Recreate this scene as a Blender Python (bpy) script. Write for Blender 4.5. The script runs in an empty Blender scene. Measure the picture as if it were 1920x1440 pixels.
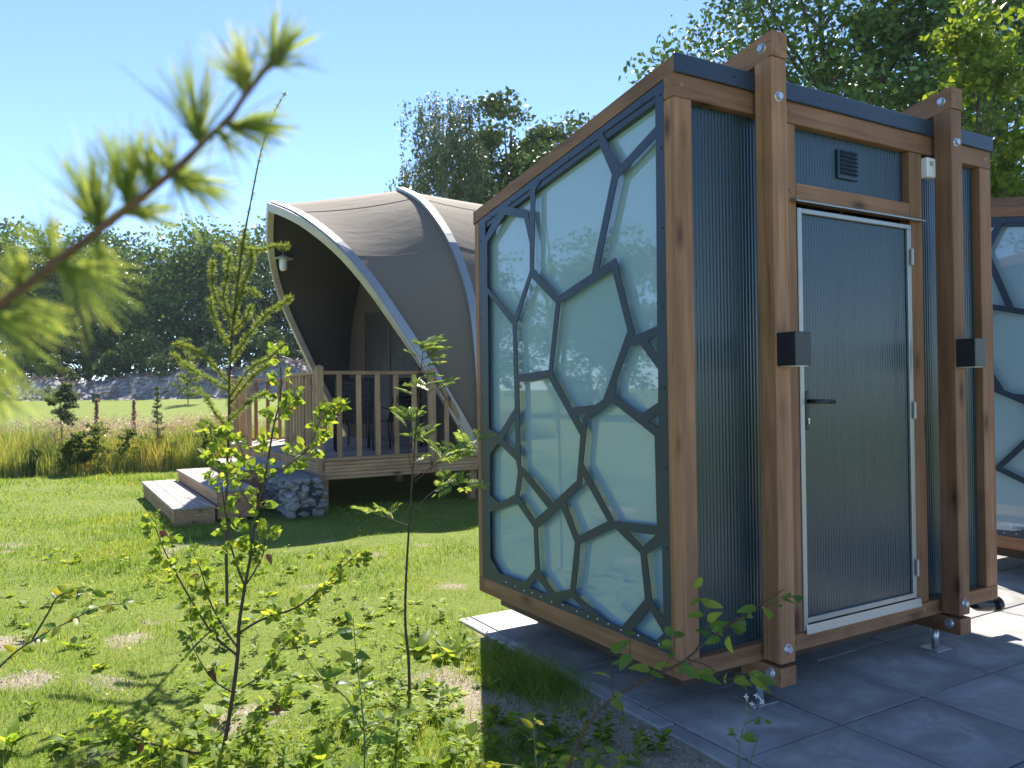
import bpy, bmesh, math, random
import numpy as np
from mathutils import Vector, Matrix

# ------------------------------------------------------------------ camera, sky, sun, exposure
scene = bpy.context.scene
col = scene.collection
rad = math.radians
F_PX, PITCH, ROLL, CAM_H = 1485.0, 0.0076, -0.0133, 1.5
cp_, sp_ = math.cos(PITCH), math.sin(PITCH)
cr_, sr_ = math.cos(ROLL), math.sin(ROLL)
FW = Vector((0, cp_, sp_))
_r, _u = Vector((1, 0, 0)), Vector((0, -sp_, cp_))
RT = _r * cr_ + _u * sr_
UP = _u * cr_ - _r * sr_
CAM = Vector((0, 0, CAM_H))
cam_data = bpy.data.cameras.new("camera")
cam_data.sensor_width = 36.0
cam_data.lens = 36.0 * F_PX / 1920.0
cam_data.clip_start = 0.02
cam_data.clip_end = 2000.0
cam_data.dof.use_dof = True
cam_data.dof.focus_distance = 5.5
cam_data.dof.aperture_fstop = 6.0
cam = bpy.data.objects.new("camera", cam_data)
col.objects.link(cam)
cam.matrix_world = Matrix(((RT.x, UP.x, -FW.x, CAM.x), (RT.y, UP.y, -FW.y, CAM.y), (RT.z, UP.z, -FW.z, CAM.z), (0, 0, 0, 1)))
scene.camera = cam

SUN_EL, SUN_AZ = rad(47.0), rad(-2.6)          # azimuth from +Y, positive to the right
sun_dir = Vector((math.sin(SUN_AZ) * math.cos(SUN_EL), math.cos(SUN_AZ) * math.cos(SUN_EL), math.sin(SUN_EL)))
world = bpy.data.worlds.new("World")
scene.world = world
world.use_nodes = True
wn = world.node_tree
sky = wn.nodes.new('ShaderNodeTexSky')
sky.sky_type = 'NISHITA'
sky.sun_disc = False
sky.sun_elevation = SUN_EL
sky.sun_rotation = SUN_AZ
sky.air_density = 0.6
sky.dust_density = 0.0
sky.ozone_density = 3.5
bg = wn.nodes['Background']
bg.inputs['Strength'].default_value = 0.125
wn.links.new(sky.outputs[0], bg.inputs['Color'])
sun_data = bpy.data.lights.new("sun", 'SUN')
sun_data.energy = 4.8
sun_data.angle = rad(0.53)
sun_data.color = (1.0, 0.95, 0.86)
sun = bpy.data.objects.new("sun", sun_data)
col.objects.link(sun)
sun.rotation_euler = (-sun_dir).to_track_quat('-Z', 'Y').to_euler()
sun.location = sun_dir * 50
vs = scene.view_settings
vs.view_transform = 'Standard'
vs.look = 'None'
vs.gamma = 1.0
vs.use_curve_mapping = False
vs.exposure = 1.36
scene.render.engine = 'CYCLES'
scene.cycles.use_denoising = True
scene.cycles.max_bounces = 7
scene.cycles.diffuse_bounces = 3
scene.cycles.glossy_bounces = 3
scene.cycles.transmission_bounces = 4
scene.cycles.transparent_max_bounces = 4
scene.cycles.caustics_reflective = False
scene.cycles.caustics_refractive = False

# ------------------------------------------------------------------ frames of reference
TH = 0.5329
CX = Vector((math.cos(TH), math.sin(TH), 0))      # along the cabin's door side
CY = Vector((-math.sin(TH), math.cos(TH), 0))     # along the cabin's depth
CABIN_A = Vector((0.7291, 3.4742, 0))
DECK_N = Vector((-2.45, 10.05, 0))


def pix(px, py, y):
    """point seen at photo pixel (px, py) at world distance y"""
    d = FW + RT * ((px - 960) / F_PX) - UP * ((py - 720) / F_PX)
    return CAM + d * (y / d.y)


def pixz(px, py, z):
    d = FW + RT * ((px - 960) / F_PX) - UP * ((py - 720) / F_PX)
    return CAM + d * ((z - CAM_H) / d.z)


def cab(x, y, z=0.0):
    return CABIN_A + CX * x + CY * y + Vector((0, 0, z))


def dk(x, y, z=0.0):
    return DECK_N + CX * x + CY * y + Vector((0, 0, z))


def smooth(a, b, v):
    t = np.clip((v - a) / (b - a), 0, 1)
    return t * t * (3 - 2 * t)


# ------------------------------------------------------------------ object helpers
def tag(o, label=None, cat=None, group=None, kind=None):
    if label: o['label'] = label
    if cat: o['category'] = cat
    if group: o['group'] = group
    if kind: o['kind'] = kind
    return o


def empty(name, loc=(0, 0, 0), rz=0.0):
    o = bpy.data.objects.new(name, None)
    o.empty_display_size = 0.1
    o.location = loc
    o.rotation_euler = (0, 0, rz)
    col.objects.link(o)
    return o


def place(name, me, parent=None, matrix=None):
    o = bpy.data.objects.new(name, me)
    col.objects.link(o)
    if parent is not None:
        o.parent = parent
    if matrix is not None:
        o.matrix_basis = matrix
    return o


class MB:
    def __init__(s):
        s.v, s.f = [], []

    def add(s, vs_, fs):
        b = len(s.v)
        s.v.extend([tuple(v) for v in vs_])
        s.f.extend([tuple(b + i for i in f) for f in fs])

    def box(s, x0, x1, y0, y1, z0, z1, bev=0.0):
        if bev <= 0:
            vs_ = [(x, y, z) for z in (z0, z1) for y in (y0, y1) for x in (x0, x1)]
            s.add(vs_, [(0, 2, 3, 1), (4, 5, 7, 6), (0, 1, 5, 4), (2, 6, 7, 3), (0, 4, 6, 2), (1, 3, 7, 5)])
        else:
            bm = bmesh.new()
            bmesh.ops.create_cube(bm, size=1.0)
            for v in bm.verts:
                v.co = ((x0 + x1) / 2 + v.co.x * (x1 - x0), (y0 + y1) / 2 + v.co.y * (y1 - y0), (z0 + z1) / 2 + v.co.z * (z1 - z0))
            bmesh.ops.bevel(bm, geom=bm.edges[:], offset=bev, segments=1, affect='EDGES')
            bm.verts.index_update()
            s.add([v.co[:] for v in bm.verts], [[v.index for v in f.verts] for f in bm.faces])
            bm.free()
        return s

    def hexa(s, p):
        """8 points: bottom ring of 4 then top ring of 4"""
        s.add(p, [(3, 2, 1, 0), (4, 5, 6, 7), (0, 1, 5, 4), (1, 2, 6, 5), (2, 3, 7, 6), (3, 0, 4, 7)])
        return s

    def tube(s, pts, radii, n=8, caps=True):
        pts = [Vector(p) for p in pts]
        if not hasattr(radii, '__len__'):
            radii = [radii] * len(pts)
        rings = []
        ref = None
        for i, p in enumerate(pts):
            t = (pts[min(i + 1, len(pts) - 1)] - pts[max(i - 1, 0)])
            t = t.normalized() if t.length > 1e-9 else Vector((0, 0, 1))
            if ref is None:
                ref = Vector((1, 0, 0)) if abs(t.x) < 0.8 else Vector((0, 1, 0))
            a = (ref - t * ref.dot(t)).normalized()
            ref = a
            b = t.cross(a)
            rings.append([p + (a * math.cos(2 * math.pi * k / n) + b * math.sin(2 * math.pi * k / n)) * radii[i] for k in range(n)])
        vs_ = [v for r in rings for v in r]
        fs = []
        for i in range(len(pts) - 1):
            for k in range(n):
                k2 = (k + 1) % n
                fs.append((i * n + k, i * n + k2, (i + 1) * n + k2, (i + 1) * n + k))
        if caps:
            fs.append(tuple(range(n - 1, -1, -1)))
            fs.append(tuple((len(pts) - 1) * n + k for k in range(n)))
        s.add(vs_, fs)
        return s

    def lathe(s, prof, n=16, center=(0, 0, 0)):
        c = Vector(center)
        vs_ = [c + Vector((r * math.cos(2 * math.pi * k / n), r * math.sin(2 * math.pi * k / n), z)) for r, z in prof for k in range(n)]
        fs = []
        for i in range(len(prof) - 1):
            for k in range(n):
                k2 = (k + 1) % n
                fs.append((i * n + k, i * n + k2, (i + 1) * n + k2, (i + 1) * n + k))
        s.add(vs_, fs)
        return s

    def mesh(s, name, mat, smooth_=False):
        me = bpy.data.meshes.new(name)
        me.from_pydata(s.v, [], s.f)
        me.materials.append(mat)
        if smooth_:
            me.polygons.foreach_set('use_smooth', [True] * len(me.polygons))
        me.update()
        return me

    def build(s, name, mat, parent=None, smooth_=False):
        return place(name, s.mesh(name, mat, smooth_), parent)


def np_mesh(name, V, F, mat, smooth_=False):
    """V (n,3) float, F (m,k) int, all faces the same size"""
    me = bpy.data.meshes.new(name)
    V = np.asarray(V, dtype=np.float32)
    F = np.asarray(F, dtype=np.int32)
    k = F.shape[1]
    me.vertices.add(len(V))
    me.vertices.foreach_set('co', V.ravel())
    me.loops.add(F.size)
    me.loops.foreach_set('vertex_index', F.ravel())
    me.polygons.add(len(F))
    me.polygons.foreach_set('loop_start', np.arange(0, F.size, k, dtype=np.int32))
    if smooth_:
        me.polygons.foreach_set('use_smooth', np.ones(len(F), dtype=bool))
    me.update(calc_edges=True)
    me.materials.append(mat)
    return me


# ------------------------------------------------------------------ materials
def new_mat(name):
    m = bpy.data.materials.new(name)
    m.use_nodes = True
    nt = m.node_tree
    return m, nt, nt.nodes['Principled BSDF']


def N(nt, typ, **kw):
    n = nt.nodes.new(typ)
    for k, v in kw.items():
        if k.startswith('i_'):
            n.inputs[k[2:].replace('_', ' ')].default_value = v
        else:
            setattr(n, k, v)
    return n


def ramp(nt, src, stops):
    r = nt.nodes.new('ShaderNodeValToRGB')
    els = r.color_ramp.elements
    while len(els) < len(stops):
        els.new(0.5)
    for e, (p, c) in zip(els, stops):
        e.position = p
        e.color = (c[0], c[1], c[2], 1) if hasattr(c, '__len__') else (c, c, c, 1)
    nt.links.new(src, r.inputs[0])
    return r.outputs[0]


def mixc(nt, fac, a, b, mode='MIX'):
    m = nt.nodes.new('ShaderNodeMix')
    m.data_type = 'RGBA'
    m.blend_type = mode
    for sock, val in ((0, fac), (6, a), (7, b)):
        if hasattr(val, 'is_output') or hasattr(val, 'links'):
            nt.links.new(val, m.inputs[sock])
        elif sock == 0:
            m.inputs[0].default_value = val
        else:
            m.inputs[sock].default_value = (*val[:3], 1)
    return m.outputs[2]


def math_n(nt, op, a, b=None):
    m = nt.nodes.new('ShaderNodeMath')
    m.operation = op
    for i, v in enumerate((a, b)):
        if v is None:
            continue
        if hasattr(v, 'links'):
            nt.links.new(v, m.inputs[i])
        else:
            m.inputs[i].default_value = v
    return m.outputs[0]


def bump(nt, bsdf, height, strength=0.3, dist=0.01):
    b = N(nt, 'ShaderNodeBump')
    b.inputs['Strength'].default_value = strength
    b.inputs['Distance'].default_value = dist
    nt.links.new(height, b.inputs['Height'])
    nt.links.new(b.outputs[0], bsdf.inputs['Normal'])


def coords(nt, scale=(1, 1, 1), rnd=True):
    tc = N(nt, 'ShaderNodeTexCoord')
    mp = N(nt, 'ShaderNodeMapping')
    mp.inputs['Scale'].default_value = scale
    nt.links.new(tc.outputs['Object'], mp.inputs['Vector'])
    if rnd:
        oi = N(nt, 'ShaderNodeObjectInfo')
        cb = N(nt, 'ShaderNodeCombineXYZ')
        m = math_n(nt, 'MULTIPLY', oi.outputs['Random'], 37.0)
        for i in range(3):
            nt.links.new(m, cb.inputs[i])
        nt.links.new(cb.outputs[0], mp.inputs['Location'])
    return mp.outputs[0]


def noise(nt, vec, scale=5.0, detail=6.0, rough=0.55, dist=0.0):
    n = N(nt, 'ShaderNodeTexNoise')
    n.inputs['Scale'].default_value = scale
    n.inputs['Detail'].default_value = detail
    n.inputs['Roughness'].default_value = rough
    n.inputs['Distortion'].default_value = dist
    nt.links.new(vec, n.inputs['Vector'])
    return n.outputs['Fac']


def wood_mat(name, axis, light, dark, knot, rough=0.6, knots=True):
    m, nt, b = new_mat(name)
    sc = [26.0, 26.0, 26.0]
    sc[axis] = 1.1
    v = coords(nt, sc)
    g = noise(nt, v, 1.0, 7.0, 0.62, 0.6)
    c = ramp(nt, g, [(0.34, dark), (0.5, [(a + b_) / 2 for a, b_ in zip(light, dark)]), (0.66, light)])
    v2 = coords(nt, (2.3, 2.3, 2.3))
    st = noise(nt, v2, 1.0, 4.0)
    c = mixc(nt, ramp(nt, st, [(0.35, 0.0), (0.75, 0.55)]), c, [x * 0.62 for x in dark])
    h = g
    if knots:
        sk = [9.0, 9.0, 9.0]
        sk[axis] = 3.2
        v3 = coords(nt, sk)
        vo = N(nt, 'ShaderNodeTexVoronoi')
        vo.inputs['Scale'].default_value = 0.75
        nt.links.new(v3, vo.inputs['Vector'])
        k = ramp(nt, vo.outputs['Distance'], [(0.07, 1.0), (0.16, 0.35), (0.26, 0.0)])
        c = mixc(nt, k, c, knot)
    sq = [70.0, 70.0, 70.0]
    sq[axis] = 1.6
    ck = noise(nt, coords(nt, sq), 1.0, 2.0, 0.5, 0.8)
    c = mixc(nt, ramp(nt, ck, [(0.26, 0.75), (0.31, 0.0)]), c, [x * 0.35 for x in dark])
    oi = N(nt, 'ShaderNodeObjectInfo')
    hs = N(nt, 'ShaderNodeHueSaturation')
    nt.links.new(math_n(nt, 'ADD', math_n(nt, 'MULTIPLY', oi.outputs['Random'], 0.45), 0.76), hs.inputs['Value'])
    nt.links.new(c, hs.inputs['Color'])
    nt.links.new(hs.outputs[0], b.inputs['Base Color'])
    b.inputs['Roughness'].default_value = rough
    b.inputs['Specular IOR Level'].default_value = 0.3
    bump(nt, b, h, 0.35, 0.004)
    return m


def plain(name, colr, rough=0.5, metal=0.0, var=0.0, scale=8.0, spec=0.5, bmp=0.0):
    m, nt, b = new_mat(name)
    b.inputs['Roughness'].default_value = rough
    b.inputs['Metallic'].default_value = metal
    b.inputs['Specular IOR Level'].default_value = spec
    if var > 0:
        v = coords(nt, (1, 1, 1))
        n_ = noise(nt, v, scale, 6.0, 0.6)
        c = ramp(nt, n_, [(0.3, [x * (1 - var) for x in colr]), (0.7, [min(1, x * (1 + var)) for x in colr])])
        nt.links.new(c, b.inputs['Base Color'])
        nt.links.new(ramp(nt, n_, [(0.3, min(1, rough * 0.8)), (0.7, min(1, rough * 1.25))]), b.inputs['Roughness'])
        if bmp:
            bump(nt, b, n_, bmp, 0.01)
    else:
        b.inputs['Base Color'].default_value = (*colr, 1)
    return m


def leaf_mat(name, stops, transl=0.45, rough=0.45, spec=0.35, tint=(1.25, 1.15, 0.55), patch=None):
    """stops: colours spread over the random value of each leaf"""
    m, nt, b = new_mat(name)
    g = N(nt, 'ShaderNodeNewGeometry')
    oi = N(nt, 'ShaderNodeObjectInfo')
    r = math_n(nt, 'FRACT', math_n(nt, 'ADD', g.outputs['Random Per Island'], oi.outputs['Random']))
    c = ramp(nt, r, stops)
    if patch:
        v = coords(nt, (1, 1, 1), False)
        n1 = noise(nt, v, patch, 5.0, 0.6)
        c = mixc(nt, 1.0, c, ramp(nt, n1, [(0.32, (0.50, 0.66, 0.6)), (0.48, (0.95, 1.0, 0.95)), (0.66, (1.32, 1.12, 1.0))]), 'MULTIPLY')
    nt.links.new(c, b.inputs['Base Color'])
    b.inputs['Roughness'].default_value = rough
    b.inputs['Specular IOR Level'].default_value = spec
    tr = N(nt, 'ShaderNodeBsdfTranslucent')
    nt.links.new(mixc(nt, 1.0, c, tint, 'MULTIPLY'), tr.inputs['Color'])
    mx = N(nt, 'ShaderNodeMixShader')
    mx.inputs[0].default_value = transl
    nt.links.new(b.outputs[0], mx.inputs[1])
    nt.links.new(tr.outputs[0], mx.inputs[2])
    nt.links.new(mx.outputs[0], nt.nodes['Material Output'].inputs['Surface'])
    return m


PINE_L, PINE_D, KNOT = (0.42, 0.215, 0.11), (0.235, 0.112, 0.056), (0.075, 0.030, 0.014)
WOOD = [wood_mat('stained_pine_%s' % a, i, PINE_L, PINE_D, KNOT) for i, a in enumerate('xyz')]
GREY_L, GREY_D = (0.58, 0.365, 0.205), (0.38, 0.22, 0.115)
DECKW = [wood_mat('weathered_deck_wood_%s' % a, i, GREY_L, GREY_D, (0.10, 0.06, 0.04), 0.7) for i, a in enumerate('xyz')]
BOARDW = [wood_mat('grey_deck_board_%s' % a, i, (0.42, 0.36, 0.32), (0.27, 0.22, 0.19), (0.15, 0.1, 0.08), 0.65, False) for i, a in enumerate('xyz')]
M_DARKMETAL = plain('anthracite_coated_metal', (0.022, 0.038, 0.066), 0.36, 0.0, 0.12, 3.0)
M_BLACK = plain('black_metal', (0.012, 0.014, 0.018), 0.35)
M_ALU = plain('brushed_aluminium', (0.40, 0.395, 0.38), 0.42, 0.75, 0.04, 20.0)
M_STEEL = plain('galvanised_steel', (0.55, 0.57, 0.6), 0.35, 0.8, 0.15, 12.0)
M_WIRE = plain('dull_wire', (0.16, 0.165, 0.17), 0.5, 0.4)
M_WHITE = plain('white_plastic', (0.78, 0.78, 0.78), 0.4)
M_PLASTICK = plain('black_pipe_plastic', (0.01, 0.011, 0.014), 0.25)

# ------------------------------------------------------------------ ground
rng = np.random.default_rng(7)


def vnoise(x, y, seed=0):
    """cheap smooth value noise, vectorised, about -1..1"""
    s = np.zeros_like(x)
    r = np.random.default_rng(100 + seed)
    for k in range(7):
        a = r.uniform(0, 2 * math.pi)
        f = r.uniform(0.6, 1.6)
        p = r.uniform(0, 6.28, 2)
        s += np.sin((x * math.cos(a) + y * math.sin(a)) * f + p[0] + 1.3 * np.sin((x * math.sin(a) - y * math.cos(a)) * f * 0.7 + p[1]))
    return s / 4.0


def local_c(x, y):
    dx, dy = x - CABIN_A.x, y - CABIN_A.y
    return dx * CX.x + dy * CX.y, dx * CY.x + dy * CY.y


def ground_z(x, y):
    x = np.asarray(x, float); y = np.asarray(y, float)
    z = -0.02 + 1.35 * smooth(19, 50, y) * smooth(6, -4, x * 0.6 - 2)
    lx, ly = local_c(x, y)
    off_paving = 1 - smooth(-0.6, -0.1, lx) * smooth(2.8, 2.1, ly)
    return z + off_paving * (0.018 * vnoise(x * 2.2, y * 2.2, 1) + 0.01 * vnoise(x * 7, y * 7, 2)) * smooth(45, 20, y)


def soil_amount(x, y):
    """bare, sandy soil between the grass: strip along the paving and worn patches in the lawn"""
    x = np.asarray(x, float); y = np.asarray(y, float)
    lx, ly = local_c(x, y)
    strip = smooth(-1.05, -0.55, lx + 0.18 * vnoise(x * 3, y * 3, 3)) * smooth(0.05, -0.05, lx) * smooth(1.6, 1.0, ly) * smooth(-3.5, -2.5, ly)
    tuft = np.exp(-(((lx + 0.22) / 0.28) ** 2 + ((ly - 0.95) / 0.34) ** 2) * 1.2)
    strip = np.clip(strip - 1.1 * tuft, 0, 1)
    n_ = vnoise(x * 2.1, y * 2.1, 4) + 0.6 * vnoise(x * 6.3, y * 6.3, 5)
    worn = smooth(0.35, 1.1, n_) * smooth(9.5, 7.0, y) * 0.72
    for (px, py, rx, ry) in ((60, 1270, 0.40, 0.3), (10, 1030, 0.25, 0.2), (250, 1190, 0.35, 0.4), (180, 1400, 0.25, 0.2), (860, 1300, 0.25, 0.3)):
        c = pixz(px, py, 0)
        worn = np.maximum(worn, 0.75 * smooth(1.2, 0.0, np.sqrt(((x - c.x) / rx) ** 2 + ((y - c.y) / ry) ** 2) + 0.8 * np.abs(n_)))
    return np.clip(np.maximum(strip, worn), 0, 1)


def axis_pts(lo, hi, step, far, grow=1.22):
    a = list(np.arange(lo, hi + 1e-6, step))
    s, v = step, hi
    while v < far:
        s *= grow; v += s; a.append(v)
    s, v = step, lo
    pre = []
    while v > -far:
        s *= grow; v -= s; pre.append(v)
    return np.array(pre[::-1] + a)


gx, gy = axis_pts(-5.0, 2.0, 0.07, 600), axis_pts(2.2, 9.5, 0.07, 600)
GX, GY = np.meshgrid(gx, gy)
GZ = ground_z(GX, GY)
nx_, ny_ = len(gx), len(gy)
idx = np.arange(nx_ * ny_).reshape(ny_, nx_)
GF = np.stack([idx[:-1, :-1].ravel(), idx[:-1, 1:].ravel(), idx[1:, 1:].ravel(), idx[1:, :-1].ravel()], 1)
m_ground, nt, b = new_mat('lawn_and_soil')
vco = coords(nt, (1, 1, 1), False)
at = N(nt, 'ShaderNodeAttribute', attribute_name='soil')
n1 = noise(nt, vco, 1.3, 8.0, 0.65)
n2 = noise(nt, vco, 22.0, 5.0, 0.6)
n3 = noise(nt, vco, 120.0, 3.0, 0.6)
grass_c = mixc(nt, n1, (0.17, 0.22, 0.04), (0.26, 0.30, 0.07))
grass_c = mixc(nt, ramp(nt, n3, [(0.35, 0.0), (0.7, 0.5)]), grass_c, (0.075, 0.11, 0.022))
soil_c = mixc(nt, n2, (0.32, 0.26, 0.19), (0.52, 0.44, 0.34))
soil_c = mixc(nt, ramp(nt, n3, [(0.4, 0.0), (0.62, 0.55)]), soil_c, (0.14, 0.10, 0.07))
f_ = ramp(nt, math_n(nt, 'ADD', at.outputs['Fac'], math_n(nt, 'MULTIPLY', math_n(nt, 'SUBTRACT', n2, 0.5), 0.7)), [(0.3, 0.0), (0.55, 1.0)])
nt.links.new(mixc(nt, f_, grass_c, soil_c), b.inputs['Base Color'])
b.inputs['Roughness'].default_value = 0.9
b.inputs['Specular IOR Level'].default_value = 0.1
bump(nt, b, math_n(nt, 'ADD', n2, n3), 0.8, 0.02)
me = np_mesh('ground', np.stack([GX.ravel(), GY.ravel(), GZ.ravel()], 1), GF, m_ground, True)
a_ = me.attributes.new('soil', 'FLOAT', 'POINT')
a_.data.foreach_set('value', soil_amount(GX, GY).ravel().astype(np.float32))
tag(place('ground', me), kind='structure')

# pale gravel path across the lawn, left of the picture (seen in the cabin's panes)
m_gravel = plain('pale_gravel', (0.50, 0.46, 0.40), 0.9, 0, 0.3, 40.0, 0.2, 0.5)
g = MB()
pth = [(-60, 4 + 0.0), (-34, 10.6), (-26, 12.0), (-22.5, 9), (-21.5, 2), (-22, -14), (-24, -40)]
for i in range(len(pth) - 1):
    a, c = Vector((*pth[i], 0)), Vector((*pth[i + 1], 0))
    for k in range(6):
        p, q_ = a.lerp(c, k / 6), a.lerp(c, (k + 1) / 6)
        n_ = (c - a).normalized().cross(Vector((0, 0, 1))) * 1.6
        g.add([p - n_ + Vector((0, 0, .04)), q_ - n_ + Vector((0, 0, .04)), q_ + n_ + Vector((0, 0, .04)), p + n_ + Vector((0, 0, .04))], [(0, 1, 2, 3)])
tag(g.build('gravel_path', m_gravel), kind='structure')

# ------------------------------------------------------------------ paving
m_slab, nt, b = new_mat('concrete_slab')
vco = coords(nt, (1, 1, 1))
n1 = noise(nt, vco, 3.4, 8.0, 0.66, 0.8)
n2 = noise(nt, vco, 90.0, 4.0, 0.7)
c = ramp(nt, n1, [(0.30, (0.23, 0.22, 0.21)), (0.5, (0.385, 0.37, 0.35)), (0.64, (0.54, 0.525, 0.50))])
c = mixc(nt, ramp(nt, n2, [(0.35, 0.35), (0.7, 0.0)]), c, (0.18, 0.18, 0.18))
oi = N(nt, 'ShaderNodeObjectInfo')
hs = N(nt, 'ShaderNodeHueSaturation')
nt.links.new(math_n(nt, 'ADD', math_n(nt, 'MULTIPLY', oi.outputs['Random'], 0.3), 0.85), hs.inputs['Value'])
# dirty margin that stays damp along the edges of each slab
tc = N(nt, 'ShaderNodeTexCoord')
sx = N(nt, 'ShaderNodeSeparateXYZ')
nt.links.new(tc.outputs['Object'], sx.inputs[0])
edge = math_n(nt, 'MAXIMUM', math_n(nt, 'ABSOLUTE', sx.outputs[0]), math_n(nt, 'ABSOLUTE', sx.outputs[1]))
edge = math_n(nt, 'ADD', edge, math_n(nt, 'MULTIPLY', math_n(nt, 'SUBTRACT', n1, 0.5), 0.16))
c = mixc(nt, ramp(nt, edge, [(0.205, 0.0), (0.26, 0.42)]), c, (0.19, 0.185, 0.185))
nt.links.new(c, hs.inputs['Color'])
nt.links.new(hs.outputs[0], b.inputs['Base Color'])
nt.links.new(ramp(nt, n1, [(0.3, 0.45), (0.7, 0.75)]), b.inputs['Roughness'])
bump(nt, b, n2, 0.25, 0.003)
m_sand = plain('joint_sand', (0.06, 0.055, 0.05), 0.95, 0, 0.3, 60.0, 0.1)
bed = MB()
bed.box(0.028, 9.6, -4.2, 2.08, -0.06, -0.009)
paving = bed.build('paving', m_sand)
paving.location = CABIN_A
paving.rotation_euler = (0, 0, TH)
tag(paving, kind='structure')
sm = MB().box(-0.2945, 0.2945, -0.2945, 0.2945, -0.05, 0.0, 0.002).mesh('slab', m_slab)
r_ = random.Random(3)
for i in range(16):
    for j in range(11):
        x, y = 0.03 + 0.3 + 0.6 * i, 2.075 - 0.3 - 0.595 * 0 - 0.6 * j
        o = place('slab', sm, paving, Matrix.Translation((x, y, r_.uniform(-0.0025, 0.002))) @ Matrix.Rotation(r_.uniform(-.004, .004), 4, 'Z') @ Matrix.Rotation(r_.uniform(-.0015, .0015), 4, 'X'))
km = MB().box(-0.045, 0.045, -0.496, 0.496, -0.08, 0.0, 0.006).mesh('kerb_stone', m_slab)
for j in range(6):
    place('kerb_stone', km, paving, Matrix.Translation((-0.0145, 2.08 - 0.5 - 1.0 * j, -0.004)))

# ------------------------------------------------------------------ washroom cabins
CW, CD, ZB, HF, SL = 2.512, 1.885, 0.215, 2.969, 0.168
CELLS=[[(0.524,2.769),(0.127,2.829),(0.13,2.687),(0.393,2.575)],
[(0.128,2.635),(0.409,2.52),(0.569,2.104),(0.433,2.136),(0.3,1.767),(0.308,1.746),(0.138,1.782)],
[(1.156,2.631),(1.095,2.669),(0.57,2.754),(0.453,2.546),(0.631,2.087),(0.938,2.006),(1.184,2.187)],
[(1.238,2.518),(1.209,2.512),(1.213,2.434)],
[(1.473,2.604),(1.206,2.648),(1.209,2.518)],
[(1.747,2.558),(1.593,2.583),(1.75,2.47)],
[(1.726,2.43),(1.498,2.557),(1.278,2.491),(1.222,2.338),(1.226,2.18),(1.408,1.928),(1.732,2.148)],
[(1.725,2.106),(1.427,1.886),(1.413,1.394),(1.61,1.232),(1.736,1.26)],
[(1.21,2.142),(0.962,1.97),(1.042,1.609),(1.375,1.589),(1.38,1.889)],
[(0.921,1.965),(0.464,2.084),(0.351,1.775),(0.549,1.449),(0.618,1.419),(0.824,1.404),(1.006,1.593)],
[(0.208,1.725),(0.139,1.74),(0.139,1.65)],
[(0.344,1.696),(0.264,1.71),(0.135,1.583),(0.139,1.435),(0.26,1.38),(0.449,1.467),(0.447,1.533)],
[(0.208,1.348),(0.137,1.386),(0.136,1.317)],
[(0.79,1.369),(0.702,1.378),(0.739,1.318)],
[(1.364,1.545),(1.046,1.566),(0.75,1.259),(0.787,1.022),(1.019,0.877),(1.356,1.057)],
[(1.411,1.33),(1.41,1.143),(1.562,1.205)],
[(1.619,1.177),(1.408,1.084),(1.387,1.018),(1.426,0.879),(1.615,0.808),(1.733,0.843),(1.726,1.098)],
[(0.477,1.434),(0.167,1.282),(0.16,0.873),(0.475,0.852),(0.73,1.112),(0.689,1.339)],
[(1.339,1.001),(1.069,0.843),(1.209,0.758),(1.378,0.877)],
[(0.737,1.053),(0.528,0.844),(0.781,0.732),(0.899,0.898),(0.747,0.995)],
[(1.736,0.736),(1.406,0.833),(1.222,0.712),(1.211,0.479),(1.324,0.381),(1.627,0.375),(1.738,0.449)],
[(1.18,0.714),(0.943,0.869),(0.813,0.693),(0.862,0.439),(1.013,0.385),(1.165,0.475)],
[(0.767,0.692),(0.472,0.819),(0.28,0.727),(0.251,0.519),(0.435,0.339),(0.565,0.345),(0.817,0.423)],
[(0.368,0.816),(0.171,0.829),(0.263,0.76)],
[(0.236,0.729),(0.128,0.802),(0.123,0.463),(0.202,0.523)],
[(0.221,0.48),(0.125,0.393),(0.184,0.338),(0.346,0.35)],
[(1.187,0.433),(1.053,0.355),(1.281,0.36)],
[(0.849,0.399),(0.724,0.35),(0.956,0.349)]]

m_pane, nt, b = new_mat('milky_acrylic_pane')
vco = coords(nt, (1, 1, 1), False)
n1 = noise(nt, vco, 1.2, 3.0)
n2 = noise(nt, vco, 30.0, 6.0, 0.7)
nt.links.new(mixc(nt, n1, (0.38, 0.55, 0.63), (0.43, 0.60, 0.69)), b.inputs['Base Color'])
b.inputs['Roughness'].default_value = 0.02
b.inputs['IOR'].default_value = 2.2
tr = N(nt, 'ShaderNodeBsdfTranslucent')
tr.inputs['Color'].default_value = (0.55, 0.74, 0.74, 1)
mx = N(nt, 'ShaderNodeMixShader'); mx.inputs[0].default_value = 0.25
nt.links.new(b.outputs[0], mx.inputs[1]); nt.links.new(tr.outputs[0], mx.inputs[2])
nt.links.new(mx.outputs[0], nt.nodes['Material Output'].inputs['Surface'])
m_rib, nt, b = new_mat('ribbed_dark_panel')
vco = coords(nt, (1, 1, 1), False)
n1 = noise(nt, vco, 1.5, 3.0)
nt.links.new(mixc(nt, n1, (0.014, 0.036, 0.044), (0.020, 0.045, 0.054)), b.inputs['Base Color'])
vs2 = coords(nt, (30, 30, 0.7), False)
st_ = noise(nt, vs2, 1.0, 5.0, 0.6)
nt.links.new(ramp(nt, st_, [(0.35, 0.22), (0.7, 0.31)]), b.inputs['Roughness'])
b.inputs['IOR'].default_value = 1.6


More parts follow.
